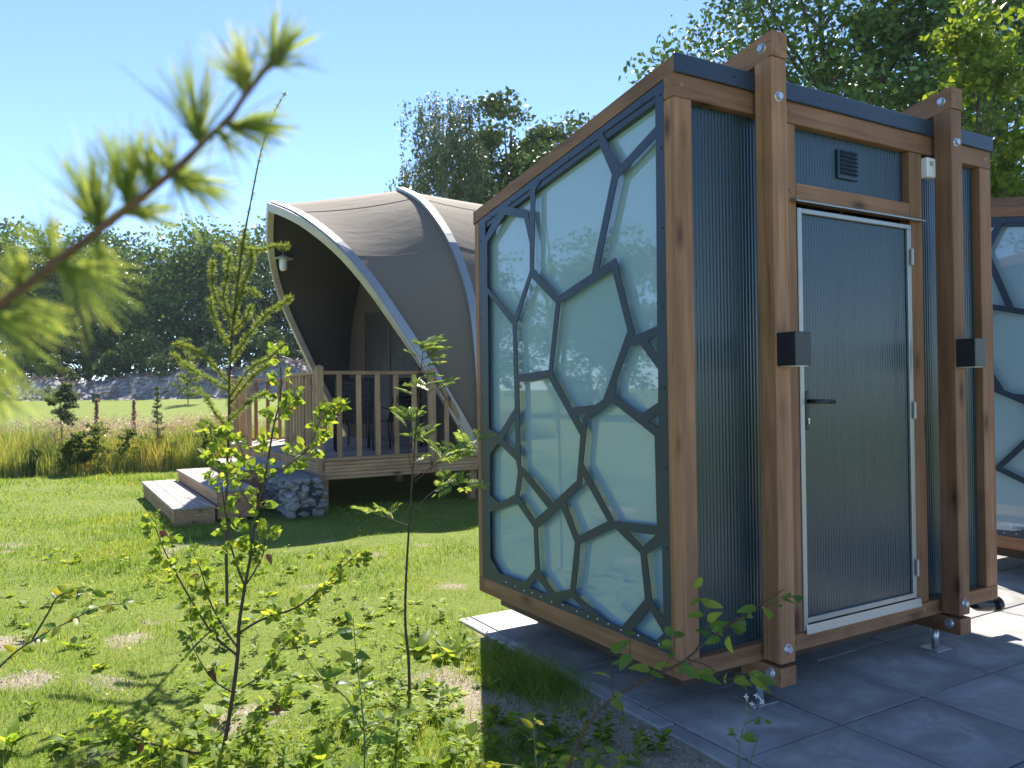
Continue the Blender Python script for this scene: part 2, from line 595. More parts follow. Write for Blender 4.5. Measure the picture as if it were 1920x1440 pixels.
def curve_plate(outer, holes, half):
    cu = bpy.data.curves.new('outline', 'CURVE')
    cu.dimensions = '2D'
    cu.fill_mode = 'BOTH'
    cu.extrude = half
    for poly in [outer] + holes:
        sp = cu.splines.new('POLY')
        sp.points.add(len(poly) - 1)
        for p, (u, v) in zip(sp.points, poly):
            p.co = (u, v, 0, 1)
        sp.use_cyclic_u = True
    o = bpy.data.objects.new('outline', cu)
    col.objects.link(o)
    dg = bpy.context.evaluated_depsgraph_get()
    me = bpy.data.meshes.new_from_object(o.evaluated_get(dg))
    bpy.data.objects.remove(o)
    bpy.data.curves.remove(cu)
    return me


def ribbed(mb, x0, x1, z0, z1, y, pitch=0.021, amp=0.0020):
    n = max(2, int(round((x1 - x0) / pitch)))
    prof = []
    for i in range(n):
        a = x0 + (x1 - x0) * i / n
        w = (x1 - x0) / n
        prof += [(a, y), (a + w * .18, y - amp * .25), (a + w * .38, y - amp), (a + w * .62, y - amp), (a + w * .82, y - amp * .25)]
    prof.append((x1, y))
    vs_ = [(x, yy, z) for z in (z0, z1) for x, yy in prof]
    k = len(prof)
    mb.add(vs_, [(i, i + 1, k + i + 1, k + i) for i in range(k - 1)])


def disc_x(mb, x, y, z, r, t, n=6, sgn=-1):
    pts = [(0, r * math.cos(2 * math.pi * k / n + .3), r * math.sin(2 * math.pi * k / n + .3)) for k in range(n)]
    a = [(x, y + p[1], z + p[2]) for p in pts]
    b_ = [(x + sgn * t, y + p[1] * .85, z + p[2] * .85) for p in pts]
    mb.add(a + b_, [(k, (k + 1) % n, n + (k + 1) % n, n + k) for k in range(n)] + [tuple(range(n, 2 * n))])


def disc_y(mb, x, y, z, r, t, n=6):
    pts = [(r * math.cos(2 * math.pi * k / n + .3), r * math.sin(2 * math.pi * k / n + .3)) for k in range(n)]
    a = [(x + p[0], y, z + p[1]) for p in pts]
    b_ = [(x + p[0] * .85, y - t, z + p[1] * .85) for p in pts]
    mb.add(a + b_, [(k, (k + 1) % n, n + (k + 1) % n, n + k) for k in range(n)] + [tuple(range(n, 2 * n))])


def bolt_y(x, y, z, parent, r=0.02):
    m = MB(); disc_y(m, x, y, z, r * 1.25, 0.004, 16); disc_y(m, x, y - .004, z, r, 0.012, 6)
    return m.build('bolt', M_STEEL, parent)


def bolt_x(x, y, z, parent, r=0.02, sgn=-1):
    m = MB(); disc_x(m, x, y, z, r * 1.25, 0.004, 16, sgn); disc_x(m, x + sgn * .004, y, z, r, 0.012, 6, sgn)
    return m.build('bolt', M_STEEL, parent)


def make_cabin(loc, rz, label, sides, name='washroom_cabin'):
    R = empty(name, loc, rz)
    tag(R, label, 'cabin')
    bx = lambda nm, mat, *a: MB().box(*a, bev=0.004).build(nm, mat, R)
    zt = 2.786
    # posts
    for x0, x1 in ((0, 0.104), (CW - 0.118, CW)):
        bx('corner_post', WOOD[2], x0, x1, 0.0, 0.072, 0.297, zt - .001)
        bx('corner_post', WOOD[2], x0 if x0 == 0 else CW - .1, .1 if x0 == 0 else CW, CD - 0.05, CD, 0.311, HF - .078 - SL * CD)
    bx('top_rail', WOOD[0], 0, CW, 0.0, 0.071, zt, 2.893)
    bx('bottom_rail', WOOD[0], 0, CW, 0.0, 0.071, ZB, 0.296)
    bx('bottom_rail', WOOD[0], 0, CW, CD - 0.07, CD, ZB, 0.31)
    bx('door_post', WOOD[2], 0.700, 0.789, 0.004, 0.07, 0.2975, zt - .002)
    bx('door_post', WOOD[2], 1.712, 1.824, 0.004, 0.07, 0.2975, zt - .002)
    bx('transom', WOOD[0], 0.790, 1.711, 0.006, 0.068, 2.414, 2.500)
    # dowels
    for x, z in ((0.045, 2.842), (0.748, 2.842), (1.765, 2.842), (2.455, 2.842), (0.745, 0.262), (1.77, 0.262), (0.748, 2.455), (1.765, 2.455), (2.44, 0.258)):
        m = MB(); disc_y(m, x, 0.001 if z > 2.6 or z < .3 else .005, z, 0.013, 0.004, 10); m.build('dowel', WOOD[0], R)
    # ribbed panels
    for x0, x1, z0, z1 in ((0.103, 0.70, 0.295, zt + .002), (1.823, CW - .117, 0.295, zt + .002), (0.788, 1.713, 2.499, zt + .002)):
        m = MB(); ribbed(m, x0, x1, z0, z1, 0.048); m.build('ribbed_panel', m_rib, R, True)
    m = MB(); ribbed(m, 0.1, CW - 0.1, .31, HF - .078 - SL * CD, 0); o = m.build('back_panel', m_rib, R, True)
    o.matrix_basis = Matrix.Translation((CW, CD - .03, 0)) @ Matrix.Rotation(math.pi, 4, 'Z')
    # roof, fascia, floor frame
    m = MB()
    m.hexa([(0.071, 0.0, HF - .06), (CW - .071, 0.0, HF - .06), (CW - .071, CD, HF - .06 - SL * CD), (0.071, CD, HF - .06 - SL * CD),
            (0.071, 0.0, HF - .006), (CW - .071, 0.0, HF - .006), (CW - .071, CD, HF - .006 - SL * CD), (0.071, CD, HF - .006 - SL * CD)])
    m.build('roof', M_DARKMETAL, R)
    f = bx('fascia', M_DARKMETAL, -0.004, CW + .004, -0.016, -0.002, 2.889, 2.976)
    for k in range(9):
        m = MB(); disc_y(m, 0.06 + k * 0.298, -0.0165, 2.93, 0.005, 0.002, 8); m.build('screw', M_BLACK, f)
    bx('back_fascia', M_DARKMETAL, -0.002, CW + .002, CD + .002, CD + .014, HF - .085 - SL * CD, HF + .004 - SL * CD)
    bx('floor_frame', wood_dark, 0.10, CW - .10, 0.12, CD - .10, 0.13, ZB - .002)
    # vent above the door
    v = MB().box(1.150, 1.315, 0.034, 0.0445, 2.575, 2.727, 0.003).build('vent', M_DARKMETAL, R)
    for k in range(6):
        z = 2.598 + k * 0.0215
        m = MB(); m.hexa([(1.168, .030, z), (1.297, .030, z), (1.297, .034, z + .004), (1.168, .034, z + .004), (1.168, .022, z + .003), (1.297, .022, z + .003), (1.297, .0342, z + .017), (1.168, .0342, z + .017)])
        m.build('vent_slat', M_DARKMETAL, v)
    # door
    d = MB(); ribbed(d, 0.822, 1.702, 0.348, 2.35, 0.018, 0.021, 0.0014); d.box(0.822, 1.702, 0.0185, 0.05, 0.348, 2.35)
    door = d.build('door', m_rib, R)
    fr = MB()
    fr.box(0.7905, 0.8215, -0.002, 0.05, 0.300, 2.378, 0.003); fr.box(1.7025, 1.7105, 0.0, 0.05, 0.300, 2.378, 0.002)
    fr.box(1.680, 1.7023, 0.002, 0.017, 0.335, 2.352, 0.002)
    fr.box(0.8217, 1.7023, -0.001, 0.05, 2.352, 2.377, 0.003); fr.box(0.8217, 1.6798, 0.002, 0.017, 0.335, 0.362, 0.002)
    fr.build('door_frame', M_ALU, R)
    th = MB(); th.hexa([(0.800, -0.012, 0.287), (1.735, -0.012, 0.287), (1.735, 0.0, 0.287), (0.800, 0.0, 0.287), (0.800, -0.006, 0.331), (1.735, -0.006, 0.331), (1.735, 0.001, 0.331), (0.800, 0.001, 0.331)])
    th.build('threshold', M_ALU, R)
    dc = MB(); dc.hexa([(0.745, -0.035, 2.398), (1.80, -0.035, 2.398), (1.80, 0.004, 2.404), (0.745, 0.004, 2.404), (0.745, -0.035, 2.404), (1.80, -0.035, 2.404), (1.80, 0.004, 2.420), (0.745, 0.004, 2.420)])
    dc.build('drip_cap', M_ALU, R)
    for z in (0.50, 1.36, 2.20):
        MB().tube([(1.7055, -0.008, z - .045), (1.7055, -0.008, z + .045)], 0.008, 8).build('hinge', M_ALU, door)
    hp = MB().box(0.838, 0.868, 0.006, 0.0145, 1.285, 1.475, 0.004).build('handle_plate', M_BLACK, door)
    MB().tube([(0.853, 0.014, 1.425), (0.853, -0.035, 1.425), (0.862, -0.045, 1.425), (0.985, -0.045, 1.421)], 0.0105, 10).build('lever', M_BLACK, hp, True)
    m = MB(); disc_y(m, 0.853, 0.006, 1.335, 0.009, 0.006, 12); m.box(0.849, 0.857, 0.0, 0.006, 1.312, 1.336); m.build('lock_cylinder', M_STEEL, hp)
    # portal frames: columns, beams, bolts, lamps
    for x in (0.485, 1.905):
        x1 = x + 0.10
        c_ = bx('column', WOOD[2], x, x1, -0.12, -0.017, 0.229, 3.018)
        bolt_y(x + .05, -0.12, 0.294, c_); bolt_y(x + .043, -0.12, 2.835, c_)
        bx('column', WOOD[2], x, x1, CD + .016, CD + .12, 0.229, 3.018 - SL * (CD + .12))
        m = MB()
        def zz(y): return 3.02 - SL * (y + .12)
        y0, y1 = -0.124, CD + .124
        m.hexa([(x - .001, y0, zz(y0)), (x1 + .001, y0, zz(y0)), (x1 + .001, y1, zz(y1)), (x - .001, y1, zz(y1)), (x - .001, y0, zz(y0) + .115), (x1 + .001, y0, zz(y0) + .115), (x1 + .001, y1, zz(y1) + .115), (x - .001, y1, zz(y1) + .115)])
        tb = m.build('roof_beam', WOOD[1], R)
        bolt_x(x - .001, -0.066, 3.068, tb); bolt_x(x1 + .001, -0.066, 3.068, tb, sgn=1)
        bolt_x(x - .001, CD + .066, 3.068 - SL * (CD + .13), tb); bolt_x(x1 + .001, CD + .066, 3.068 - SL * (CD + .13), tb, sgn=1)
        bb = bx('ground_beam', WOOD[1], x - .002, x1 + .002, -0.124, CD + .124, 0.125, ZB - .003)
        bolt_x(x - .002, -0.06, 0.178, bb, 0.022)
        for y in (0.05, CD - .05):
            ft = MB().tube([(x + .045, y, 0.004), (x + .045, y, 0.126)], 0.019, 12).build('steel_foot', M_STEEL, R, True)
            MB().box(x - .02, x + .11, y - .055, y + .055, 0.001, 0.009).build('foot_plate', M_STEEL, ft)
        lm = MB().box(x + .006, x + .106 + .006, -0.225, -0.1205, 1.594, 1.746, 0.003).build('wall_lamp', M_BLACK, R)
        MB().box(x + .02, x + .098, -0.215, -0.13, 1.590, 1.5935).build('lamp_glass', M_WHITE, lm)
    sb = MB().box(1.826, 1.905, -0.03, 0.02, 2.652, 2.762, 0.006).build('sensor_box', M_WHITE, R)
    MB().box(1.845, 1.875, -0.033, -0.0305, 2.715, 2.74).build('sensor_window', plain('sensor_grey', (.35, .35, .36), .3), sb)
    # drain pipe below the far corner
    m = MB(); m.tube([(CW - .12, 0.10, 0.2), (CW - .06, 0.09, 0.165), (CW + .01, 0.075, 0.155), (CW + .07, 0.06, 0.155)], 0.038, 14)
    m.tube([(CW + .07, 0.06, 0.155), (CW + .10, 0.052, 0.155)], 0.046, 14)
    m.build('drain_pipe', M_PLASTICK, R, True)
    # side walls
    for sgn, lattice in sides:
        X0 = 0 if sgn < 0 else CW
        ix = 1 if sgn < 0 else -1        # inward direction
        xs = lambda a, c: (min(X0 + ix * a, X0 + ix * c), max(X0 + ix * a, X0 + ix * c))
        a, c = xs(0.0, 0.07)
        m = MB()
        zl, zu = 2.895, HF
        m.hexa([(a, -0.001, zl), (c, -0.001, zl), (c, CD + .001, zl - SL * CD), (a, CD + .001, zl - SL * CD), (a, -0.001, zu), (c, -0.001, zu), (c, CD + .001, zu - SL * CD), (a, CD + .001, zu - SL * CD)])
        m.build('roof_rail', WOOD[1], R)
        bx('side_rail', WOOD[1], a, c, 0.0725, CD - .0715, ZB, 0.310)
        outer = [(0.0735, 0.3115), (CD - .0515, 0.3115), (CD - .0515, 2.8905 - SL * (CD - .0515)), (0.0735, 2.8905 - SL * .0735)]
        if lattice:
            me = curve_plate(outer, [list(cc) for cc in CELLS], 0.0025)
            for v in me.vertices:
                u, w_, e = v.co
                v.co = (X0 + ix * (0.006 + e), u, w_)
            me.name = 'lattice_plate'
            me.materials.clear(); me.materials.append(M_DARKMETAL)
            me.update()
            pl = place('lattice_plate', me, R)
            a, c = xs(0.044, 0.049)
            m = MB()
            m.hexa([(a, .0736, .312), (c, .0736, .312), (c, CD - .052, .312), (a, CD - .052, .312), (a, .0736, 2.89 - SL * .0736), (c, .0736, 2.89 - SL * .0736), (c, CD - .052, 2.89 - SL * (CD - .052)), (a, CD - .052, 2.89 - SL * (CD - .052))])
            m.build('milky_pane', m_pane, R)
            # rebate between plate and pane
            m = MB()
            a, c = xs(0.0095, 0.0435)
            m.box(a, c, .0736, .118, .313, 2.86); m.box(a, c, CD - .10, CD - .0522, .313, 2.55)
            m.hexa([(a, .1185, 2.82 - SL * .1185), (c, .1185, 2.82 - SL * .1185), (c, CD - .1005, 2.82 - SL * (CD - .1)), (a, CD - .1005, 2.82 - SL * (CD - .1)), (a, .1185, 2.885 - SL * .1185), (c, .1185, 2.885 - SL * .1185), (c, CD - .1005, 2.885 - SL * (CD - .1)), (a, CD - .1005, 2.885 - SL * (CD - .1))])
            m.box(a, c, .1185, CD - .1005, .313, .328)
            m.build('rebate', M_DARKMETAL, R)
            sc_ = [(0.094, z) for z in (0.42, 0.78, 1.14, 1.5, 1.86, 2.22, 2.58, 2.82)] + [(CD - .07, z) for z in (0.45, 0.95, 1.45, 1.95, 2.45)]
            sc_ += [(y, 2.862 - SL * y) for y in (0.22, 0.52, 0.82, 1.12, 1.42, 1.66)]
            for (y, z) in sc_:
                m = MB(); disc_x(m, X0 + ix * .0035, y, z, 0.006, 0.003, 8, -ix); m.build('screw', M_BLACK, pl)
            # pale sealant beads along the lower edge
            for k, y in enumerate((0.155, 0.30, 0.43, 0.53, 0.62, 0.70, 0.80, 0.93, 1.04, 1.15, 1.24, 1.33, 1.43, 1.54)):
                m = MB(); disc_x(m, X0 + ix * .0035, y, 0.335 + 0.004 * math.sin(k * 2.1), 0.0045, 0.004, 7, -ix); m.build('clip', M_WHITE, pl)
        else:
            m = MB(); a, c = xs(0.02, 0.03)
            m.hexa([(a, .0736, .312), (c, .0736, .312), (c, CD - .052, .312), (a, CD - .052, .312), (a, .0736, 2.89 - SL * .0736), (c, .0736, 2.89 - SL * .0736), (c, CD - .052, 2.89 - SL * (CD - .052)), (a, CD - .052, 2.89 - SL * (CD - .052))])
            m.build('side_panel', m_rib, R)
    return R


wood_dark = wood_mat('dark_underframe_wood', 1, (0.10, 0.065, 0.045), (0.06, 0.04, 0.03), (0.03, 0.02, 0.015))
make_cabin(CABIN_A, TH, 'large timber washroom cabin with a closed dark door and black-framed cell-pattern milky panes', ((-1, True), (1, False)))
make_cabin(cab(4.05 + CW, 1.3, 0.0), TH + math.pi, 'second timber washroom cabin at the right edge, partly hidden behind the cabin with the door', ((-1, False), (1, True)))

# ------------------------------------------------------------------ deck with railing and steps
DZ = 0.615                      # deck height
deck = empty('timber_deck', DECK_N, TH)
tag(deck, 'raised timber deck with baluster railing and steps in front of the tent', 'deck')
DW = 5.5
nb = 38
for i in range(nb):
    y0 = DW * i / nb
    MB().box(0.03, 8.0, y0 + .003, y0 + DW / nb - .003, DZ - .028, DZ, 0.003).build('floor_board', BOARDW[0], deck)
for y0, y1 in ((-0.034, -0.004), (DW + .004, DW + .034)):      # grooved edge boards
    m = MB()
    for k in range(5):
        m.box(0.0, 8.0, y0 + (.002 if k % 2 else 0), y1, DZ - .225 + k * .0452, DZ - .225 + k * .0452 + .0405, 0.002)
    m.build('edge_board', DECKW[0], deck)
m = MB()
for k in range(5):
    m.box(-0.032, -0.003, -0.03, DW + .03, DZ - .225 + k * .0452, DZ - .225 + k * .0452 + .0405, 0.002)
m.build('edge_board', DECKW[1], deck)
for x in (0.06, 2.2, 4.4, 6.6, 7.9):
    for y in (0.06, 2.75, 5.44):
        MB().box(x - .05, x + .05, y - .05, y + .05, -0.1, DZ - .03).build('support_post', DECKW[2], deck)
for y in (0.1, 2.75, 5.4):
    MB().box(0.12, 7.85, y - .035 + .1 * (y < 1) - .1 * (y > 5), y + .035 + .1 * (y < 1) - .1 * (y > 5), DZ - .2, DZ - .03).build('joist', DECKW[0], deck)
RT_Z = 1.775                    # rail top


def rail_post(x, y, zlo=0.40, ztop=1.83):
    m = MB().box(x - .045, x + .045, y - .045, y + .045, zlo, ztop, 0.005)
    m.add([(x - .045, y - .045, ztop), (x + .045, y - .045, ztop), (x + .045, y + .045, ztop), (x - .045, y + .045, ztop), (x, y, ztop + .025)], [(0, 1, 4), (1, 2, 4), (2, 3, 4), (3, 0, 4)])
    return m.build('railing_post', DECKW[2], deck)


def rail_run(p0, p1, n, axis):
    """top rail, bottom rail and n balusters between two posts"""
    (x0, y0), (x1, y1) = p0, p1
    if axis == 0:
        MB().box(x0 + .046, x1 - .046, y0 - .03, y0 + .03, RT_Z - .045, RT_Z, 0.004).build('top_rail', DECKW[0], deck)
        MB().box(x0 + .046, x1 - .046, y0 - .025, y0 + .025, DZ + .005, DZ + .05, 0.004).build('bottom_rail', DECKW[0], deck)
        for k in range(n):
            x = x0 + (x1 - x0) * (k + 1) / (n + 1)
            MB().box(x - .031, x + .031, y0 - .02, y0 + .02, DZ + .051, RT_Z - .046, 0.004).build('baluster', DECKW[2], deck)
    else:
        MB().box(x0 - .03, x0 + .03, y0 + .046, y1 - .046, RT_Z - .045, RT_Z, 0.004).build('top_rail', DECKW[1], deck)
        MB().box(x0 - .025, x0 + .025, y0 + .046, y1 - .046, DZ + .005, DZ + .05, 0.004).build('bottom_rail', DECKW[1], deck)
        for k in range(n):
            y = y0 + (y1 - y0) * (k + 1) / (n + 1)
            MB().box(x0 - .02, x0 + .02, y - .031, y + .031, DZ + .051, RT_Z - .046, 0.004).build('baluster', DECKW[2], deck)


YR = -0.01
rail_post(0, YR, 0.36); rail_post(1.56, YR, 0.40, 1.80); rail_post(0.0, 1.48); rail_post(0.0, 4.07); rail_post(0.0, 5.5); rail_post(1.56, 5.5)
rail_run((0, YR), (1.56, YR), 5, 0)
rail_run((0, 0.035), (0, 1.48), 8, 1)
rail_run((0, 4.07), (0, 5.5), 8, 1)
rail_run((0, 5.5), (1.56, 5.5), 6, 0)
for yy in (YR, 5.5):                                    # sloping end of the side rail under the tent rib
    m = MB()
    m.hexa([(1.62, yy - .03, 1.66), (1.68, yy - .03, 1.66), (2.28, yy - .03, 0.67), (2.20, yy - .03, 0.67), (1.62, yy + .03, 1.66), (1.68, yy + .03, 1.66), (2.28, yy + .03, 0.67), (2.20, yy + .03, 0.67)])
    m.build('sloping_rail', DECKW[2], deck)
    for x, zt in ((1.78, 1.38), (1.99, 1.03)):
        MB().box(x - .031, x + .031, yy - .018, yy + .018, DZ + .004, zt, .004).build('baluster', DECKW[2], deck)
# steps: each tread a row of boards over a riser
for (x0, x1, y0, y1, zt, nbd) in ((-1.76, -1.29, -0.17, 3.2, 0.20, 3), (-1.285, -0.80, -0.10, 3.1, 0.36, 3), (-0.795, -0.036, 0.95, 3.0, 0.50, 5)):
    st = MB().box(x0 + .03, x1 - .002, y0 + .03, y1 - .03, -0.05 if zt < .3 else 0.02, zt - .03).build('step', DECKW[1], deck)
    w = (x1 - x0) / nbd
    for k in range(nbd):
        MB().box(x0 + k * w + .002, x0 + (k + 1) * w - .002, y0, y1, zt - .028, zt, .003).build('tread_board', BOARDW[1], st)
    m = MB()
    for k in range(3):
        h = (zt - .03 - max(0.02, zt - .16)) / 3
        m.box(x0 + .022, x0 + .0295, y0 + .01, y1 - .01, max(0.02, zt - .16) + k * h, max(0.02, zt - .16) + (k + 1) * h - .005, .002)
        m.box(x0 + .03, x1 - .004, y0 + .022, y0 + .0295, max(0.02, zt - .16) + k * h, max(0.02, zt - .16) + (k + 1) * h - .005, .002)
    m.build('riser_board', DECKW[1], st)

# ------------------------------------------------------------------ gabion
m_stone = plain('gabion_stone', (0.33, 0.32, 0.305), 0.85, 0, 0.6, 5.0, 0.3, 0.6)
m_gap_shade = plain('gap_shade_dark', (0.07, 0.068, 0.065), 0.95, 0, .4, 20)  # shade of the gaps between stones, put into the filler's colour
gab = empty('gabion', dk(0, 0, 0), TH)
tag(gab, 'wire gabion basket filled with grey stones under the deck corner post', 'gabion')
GX0, GX1, GY0, GY1, GZ1 = -0.52, -0.05, -0.42, 0.90, 0.47
stones = []
for k in range(5):
    bm = bmesh.new()
    bmesh.ops.create_icosphere(bm, subdivisions=2, radius=1.0)
    rr = random.Random(50 + k)
    dirs = [Vector((rr.gauss(0, 1), rr.gauss(0, 1), rr.gauss(0, 1))).normalized() for _ in range(7)]
    lims = [rr.uniform(.45, .7) for _ in dirs]
    for v in bm.verts:
        for d_, l_ in zip(dirs, lims):
            e = v.co.dot(d_)
            if e > l_:
                v.co -= d_ * (e - l_) * 0.85
    me = bpy.data.meshes.new('stone'); bm.to_mesh(me); bm.free(); me.materials.append(m_stone)
    stones.append(me)
rr = random.Random(9)


def stone_at(x, y, z, s):
    sc = Matrix.Diagonal((s * rr.uniform(.9, 1.3), s * rr.uniform(.9, 1.3), s * rr.uniform(.65, .95), 1))
    place('stone', rr.choice(stones), gab, Matrix.Translation((x, y, z)) @ Matrix.Rotation(rr.uniform(0, 6.3), 4, 'Z') @ Matrix.Rotation(rr.uniform(-.5, .5), 4, 'X') @ sc)


z = 0.05
while z < GZ1 - .02:
    for (a0, a1, fn) in ((GX0, GX1, lambda a, z, s: stone_at(a, GY0 + s * .8, z, s)), (GY0, GY1, lambda a, z, s: stone_at(GX0 + s * .8, a, z, s))):
        a = a0 + .05
        while a < a1:
            s = rr.choice((.032, .04, .05, .065, .082))
            fn(a, z + rr.uniform(-.03, .03), s)
            a += s * 1.7
    z += 0.08
for _ in range(45):
    stone_at(rr.uniform(GX0 + .06, GX1 - .05), rr.uniform(GY0 + .06, GY1 - .05), GZ1 - .045, .06)
MB().box(GX0 + .12, GX1 - .02, GY0 + .12, GY1, 0, GZ1 - .08).build('gap_shade_core', m_gap_shade, gab)
m = MB()
for k in range(15):
    x = GX0 + (GX1 - GX0) * k / 14
    m.tube([(x, GY0, -.03), (x, GY0, GZ1), (x, GY1, GZ1)], .0016, 4)
for k in range(24):
    y = GY0 + (GY1 - GY0) * k / 23
    m.tube([(GX0, y, -.03), (GX0, y, GZ1), (GX1, y, GZ1)], .0016, 4)
for k in range(10):
    z = GZ1 * k / 9
    m.tube([(GX1, GY0, z), (GX0, GY0, z), (GX0, GY1, z)], .0016, 4)
m.build('wire_cage', M_WIRE, gab)

# ------------------------------------------------------------------ tent
tent = empty('safari_tent', DECK_N, TH)
tag(tent, 'beige canvas lodge tent with pointed open front and curved aluminium ribs', 'tent')


def canvas_mat(name, c0, c1, transl=0.0):
    m, nt, b = new_mat(name)
    v = coords(nt, (1, 1, 1), False)
    n1, n2 = noise(nt, v, 0.8, 4.0), noise(nt, v, 240.0, 2.0)
    c = mixc(nt, n1, c0, c1)
    nt.links.new(c, b.inputs['Base Color'])
    b.inputs['Roughness'].default_value = 0.85
    b.inputs['Specular IOR Level'].default_value = 0.15
    bump(nt, b, math_n(nt, 'ADD', math_n(nt, 'MULTIPLY', noise(nt, coords(nt, (1.0, 3.2, 1.6), False), 1.7, 4.0, .6, .6), 8.0), n2), 0.17, 0.01)
    return m


m_canvas = canvas_mat('beige_canvas', (0.185, 0.148, 0.115), (0.22, 0.176, 0.138))
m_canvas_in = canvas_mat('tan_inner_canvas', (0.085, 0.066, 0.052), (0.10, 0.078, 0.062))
m_canvas_dark = canvas_mat('dark_skirt_canvas', (0.075, 0.075, 0.085), (0.10, 0.10, 0.11))
m_screen = plain('dark_door_screen', (0.03, 0.028, 0.028), 0.6, 0, .2, 3)
m_ribwood = plain('champagne_rib_profile', (0.55, 0.50, 0.43), 0.4, 0.3, 0.1, 6)
YC = DW / 2
P1 = [(0, 4.46), (0.55, 4.27), (1.12, 4.02), (1.82, 3.53), (2.2, 3.0), (2.45, 2.30), (2.59, 1.82), (2.69, 1.33), (2.77, .84), (2.79, DZ)]
P2 = [(0, 4.96), (0.5, 4.77), (1.06, 4.48), (1.82, 3.87), (2.25, 3.33), (2.57, 2.74), (2.69, 2.20), (2.77, 1.5), (2.80, DZ)]
P3 = [(0, 4.86), (0.5, 4.68), (1.06, 4.38), (1.80, 3.76), (2.22, 3.2), (2.52, 2.6), (2.66, 2.1), (2.75, 1.4), (2.80, DZ)]
P4 = [(0, 3.3), (0.5, 3.16), (1.0, 2.95), (1.6, 2.5), (1.95, 2.1), (2.2, 1.7), (2.35, 1.4), (2.45, 1.0), (2.5, DZ)]


def spline(prof, n):
    """resample a half profile by arc length, smoothed"""
    P = np.array(prof, float)
    # Chaikin twice keeps ends
    for _ in range(2):
        Q = [P[0]]
        for a, b_ in zip(P[:-1], P[1:]):
            Q += [a * .75 + b_ * .25, a * .25 + b_ * .75]
        Q.append(P[-1]); P = np.array(Q)
    d = np.r_[0, np.cumsum(np.linalg.norm(np.diff(P, axis=0), axis=1))]
    t = np.linspace(0, d[-1], n)
    return np.stack([np.interp(t, d, P[:, 0]), np.interp(t, d, P[:, 1])], 1)


NS = 25
S1, S2, S3, S4 = [spline(p, NS) for p in (P1, P2, P3, P4)]


def rib_points(S, xf, sgn):
    return [Vector((xf(z), YC + sgn * h, z)) for h, z in S]


RIBS = [(S1, lambda z: 0.09 + 0.56 * (4.46 - z)), (S2, lambda z: 2.3), (S3, lambda z: 4.8), (S4, lambda z: 6.9)]


def canopy(i, name, mat):
    (Sa, fa), (Sb, fb) = RIBS[i], RIBS[i + 1]
    NU = 14
    m = MB()
    rows = []
    for k in range(-(NS - 1), NS):
        sgn = -1 if k < 0 else 1
        a = Vector((fa(Sa[abs(k)][1]), YC + sgn * Sa[abs(k)][0], Sa[abs(k)][1]))
        c = Vector((fb(Sb[abs(k)][1]), YC + sgn * Sb[abs(k)][0], Sb[abs(k)][1]))
        row = []
        for u in range(NU + 1):
            t = u / NU
            p = a.lerp(c, t)
            kk = abs(k) / (NS - 1)
            sag = 4 * t * (1 - t) * (0.012 + 0.10 * math.sin(math.pi * min(1, kk * 1.3)) * (kk < .77))
            inward = Vector((0, YC - p.y, 1.9 - p.z)).normalized()
            row.append(p + inward * sag)
        rows.append(row)
    m.v = [tuple(p) for r in rows for p in r]
    w = NU + 1
    m.f = [(r * w + u, r * w + u + 1, (r + 1) * w + u + 1, (r + 1) * w + u) for r in range(len(rows) - 1) for u in range(NU)]
    return m.build(name, mat, tent, True)


m_shade_lining = canvas_mat('dark_shade_lining', (0.055, 0.05, 0.05), (0.07, 0.063, 0.06))  # lining added to darken the inside: shade put into its colour
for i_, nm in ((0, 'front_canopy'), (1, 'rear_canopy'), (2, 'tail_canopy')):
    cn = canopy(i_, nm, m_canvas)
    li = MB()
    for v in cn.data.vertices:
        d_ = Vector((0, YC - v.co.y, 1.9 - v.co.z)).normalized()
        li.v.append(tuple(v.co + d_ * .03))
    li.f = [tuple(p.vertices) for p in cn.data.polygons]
    li.build('shade_lining', m_shade_lining, cn, True)
    for row in (14, 21, 27, 34):
        pts = [cn.data.vertices[row * 15 + u].co.copy() for u in range(15)]
        pts = [p + Vector((0, p.y - YC, p.z - 1.9)).normalized() * .002 for p in pts]
        MB().tube(pts, .006, 5).build('seam', m_canvas, cn, True)
# canopy(1, 'rear_canopy', m_canvas); canopy(2, 'tail_canopy', m_canvas)


def sweep(pts, outn, wb, wn, lift=0.0):
    """rectangular profile along pts; outn gives outward direction"""
    m = MB()
    rings = []
    for i, p in enumerate(pts):
        t = (pts[min(i + 1, len(pts) - 1)] - pts[max(i - 1, 0)]).normalized()
        n_ = outn(p); n_ = (n_ - t * n_.dot(t)).normalized()
        b_ = t.cross(n_)
        q_ = p + n_ * lift
        rings.append([q_ + b_ * wb / 2 - n_ * wn / 2, q_ + b_ * wb / 2 + n_ * wn / 2, q_ - b_ * wb / 2 + n_ * wn / 2, q_ - b_ * wb / 2 - n_ * wn / 2])
    m.v = [tuple(v) for r in rings for v in r]
    for i in range(len(pts) - 1):
        for k in range(4):
            m.f.append((i * 4 + k, i * 4 + (k + 1) % 4, (i + 1) * 4 + (k + 1) % 4, (i + 1) * 4 + k))
    m.f += [(0, 1, 2, 3), tuple(len(m.v) - 4 + k for k in (3, 2, 1, 0))]
    return m


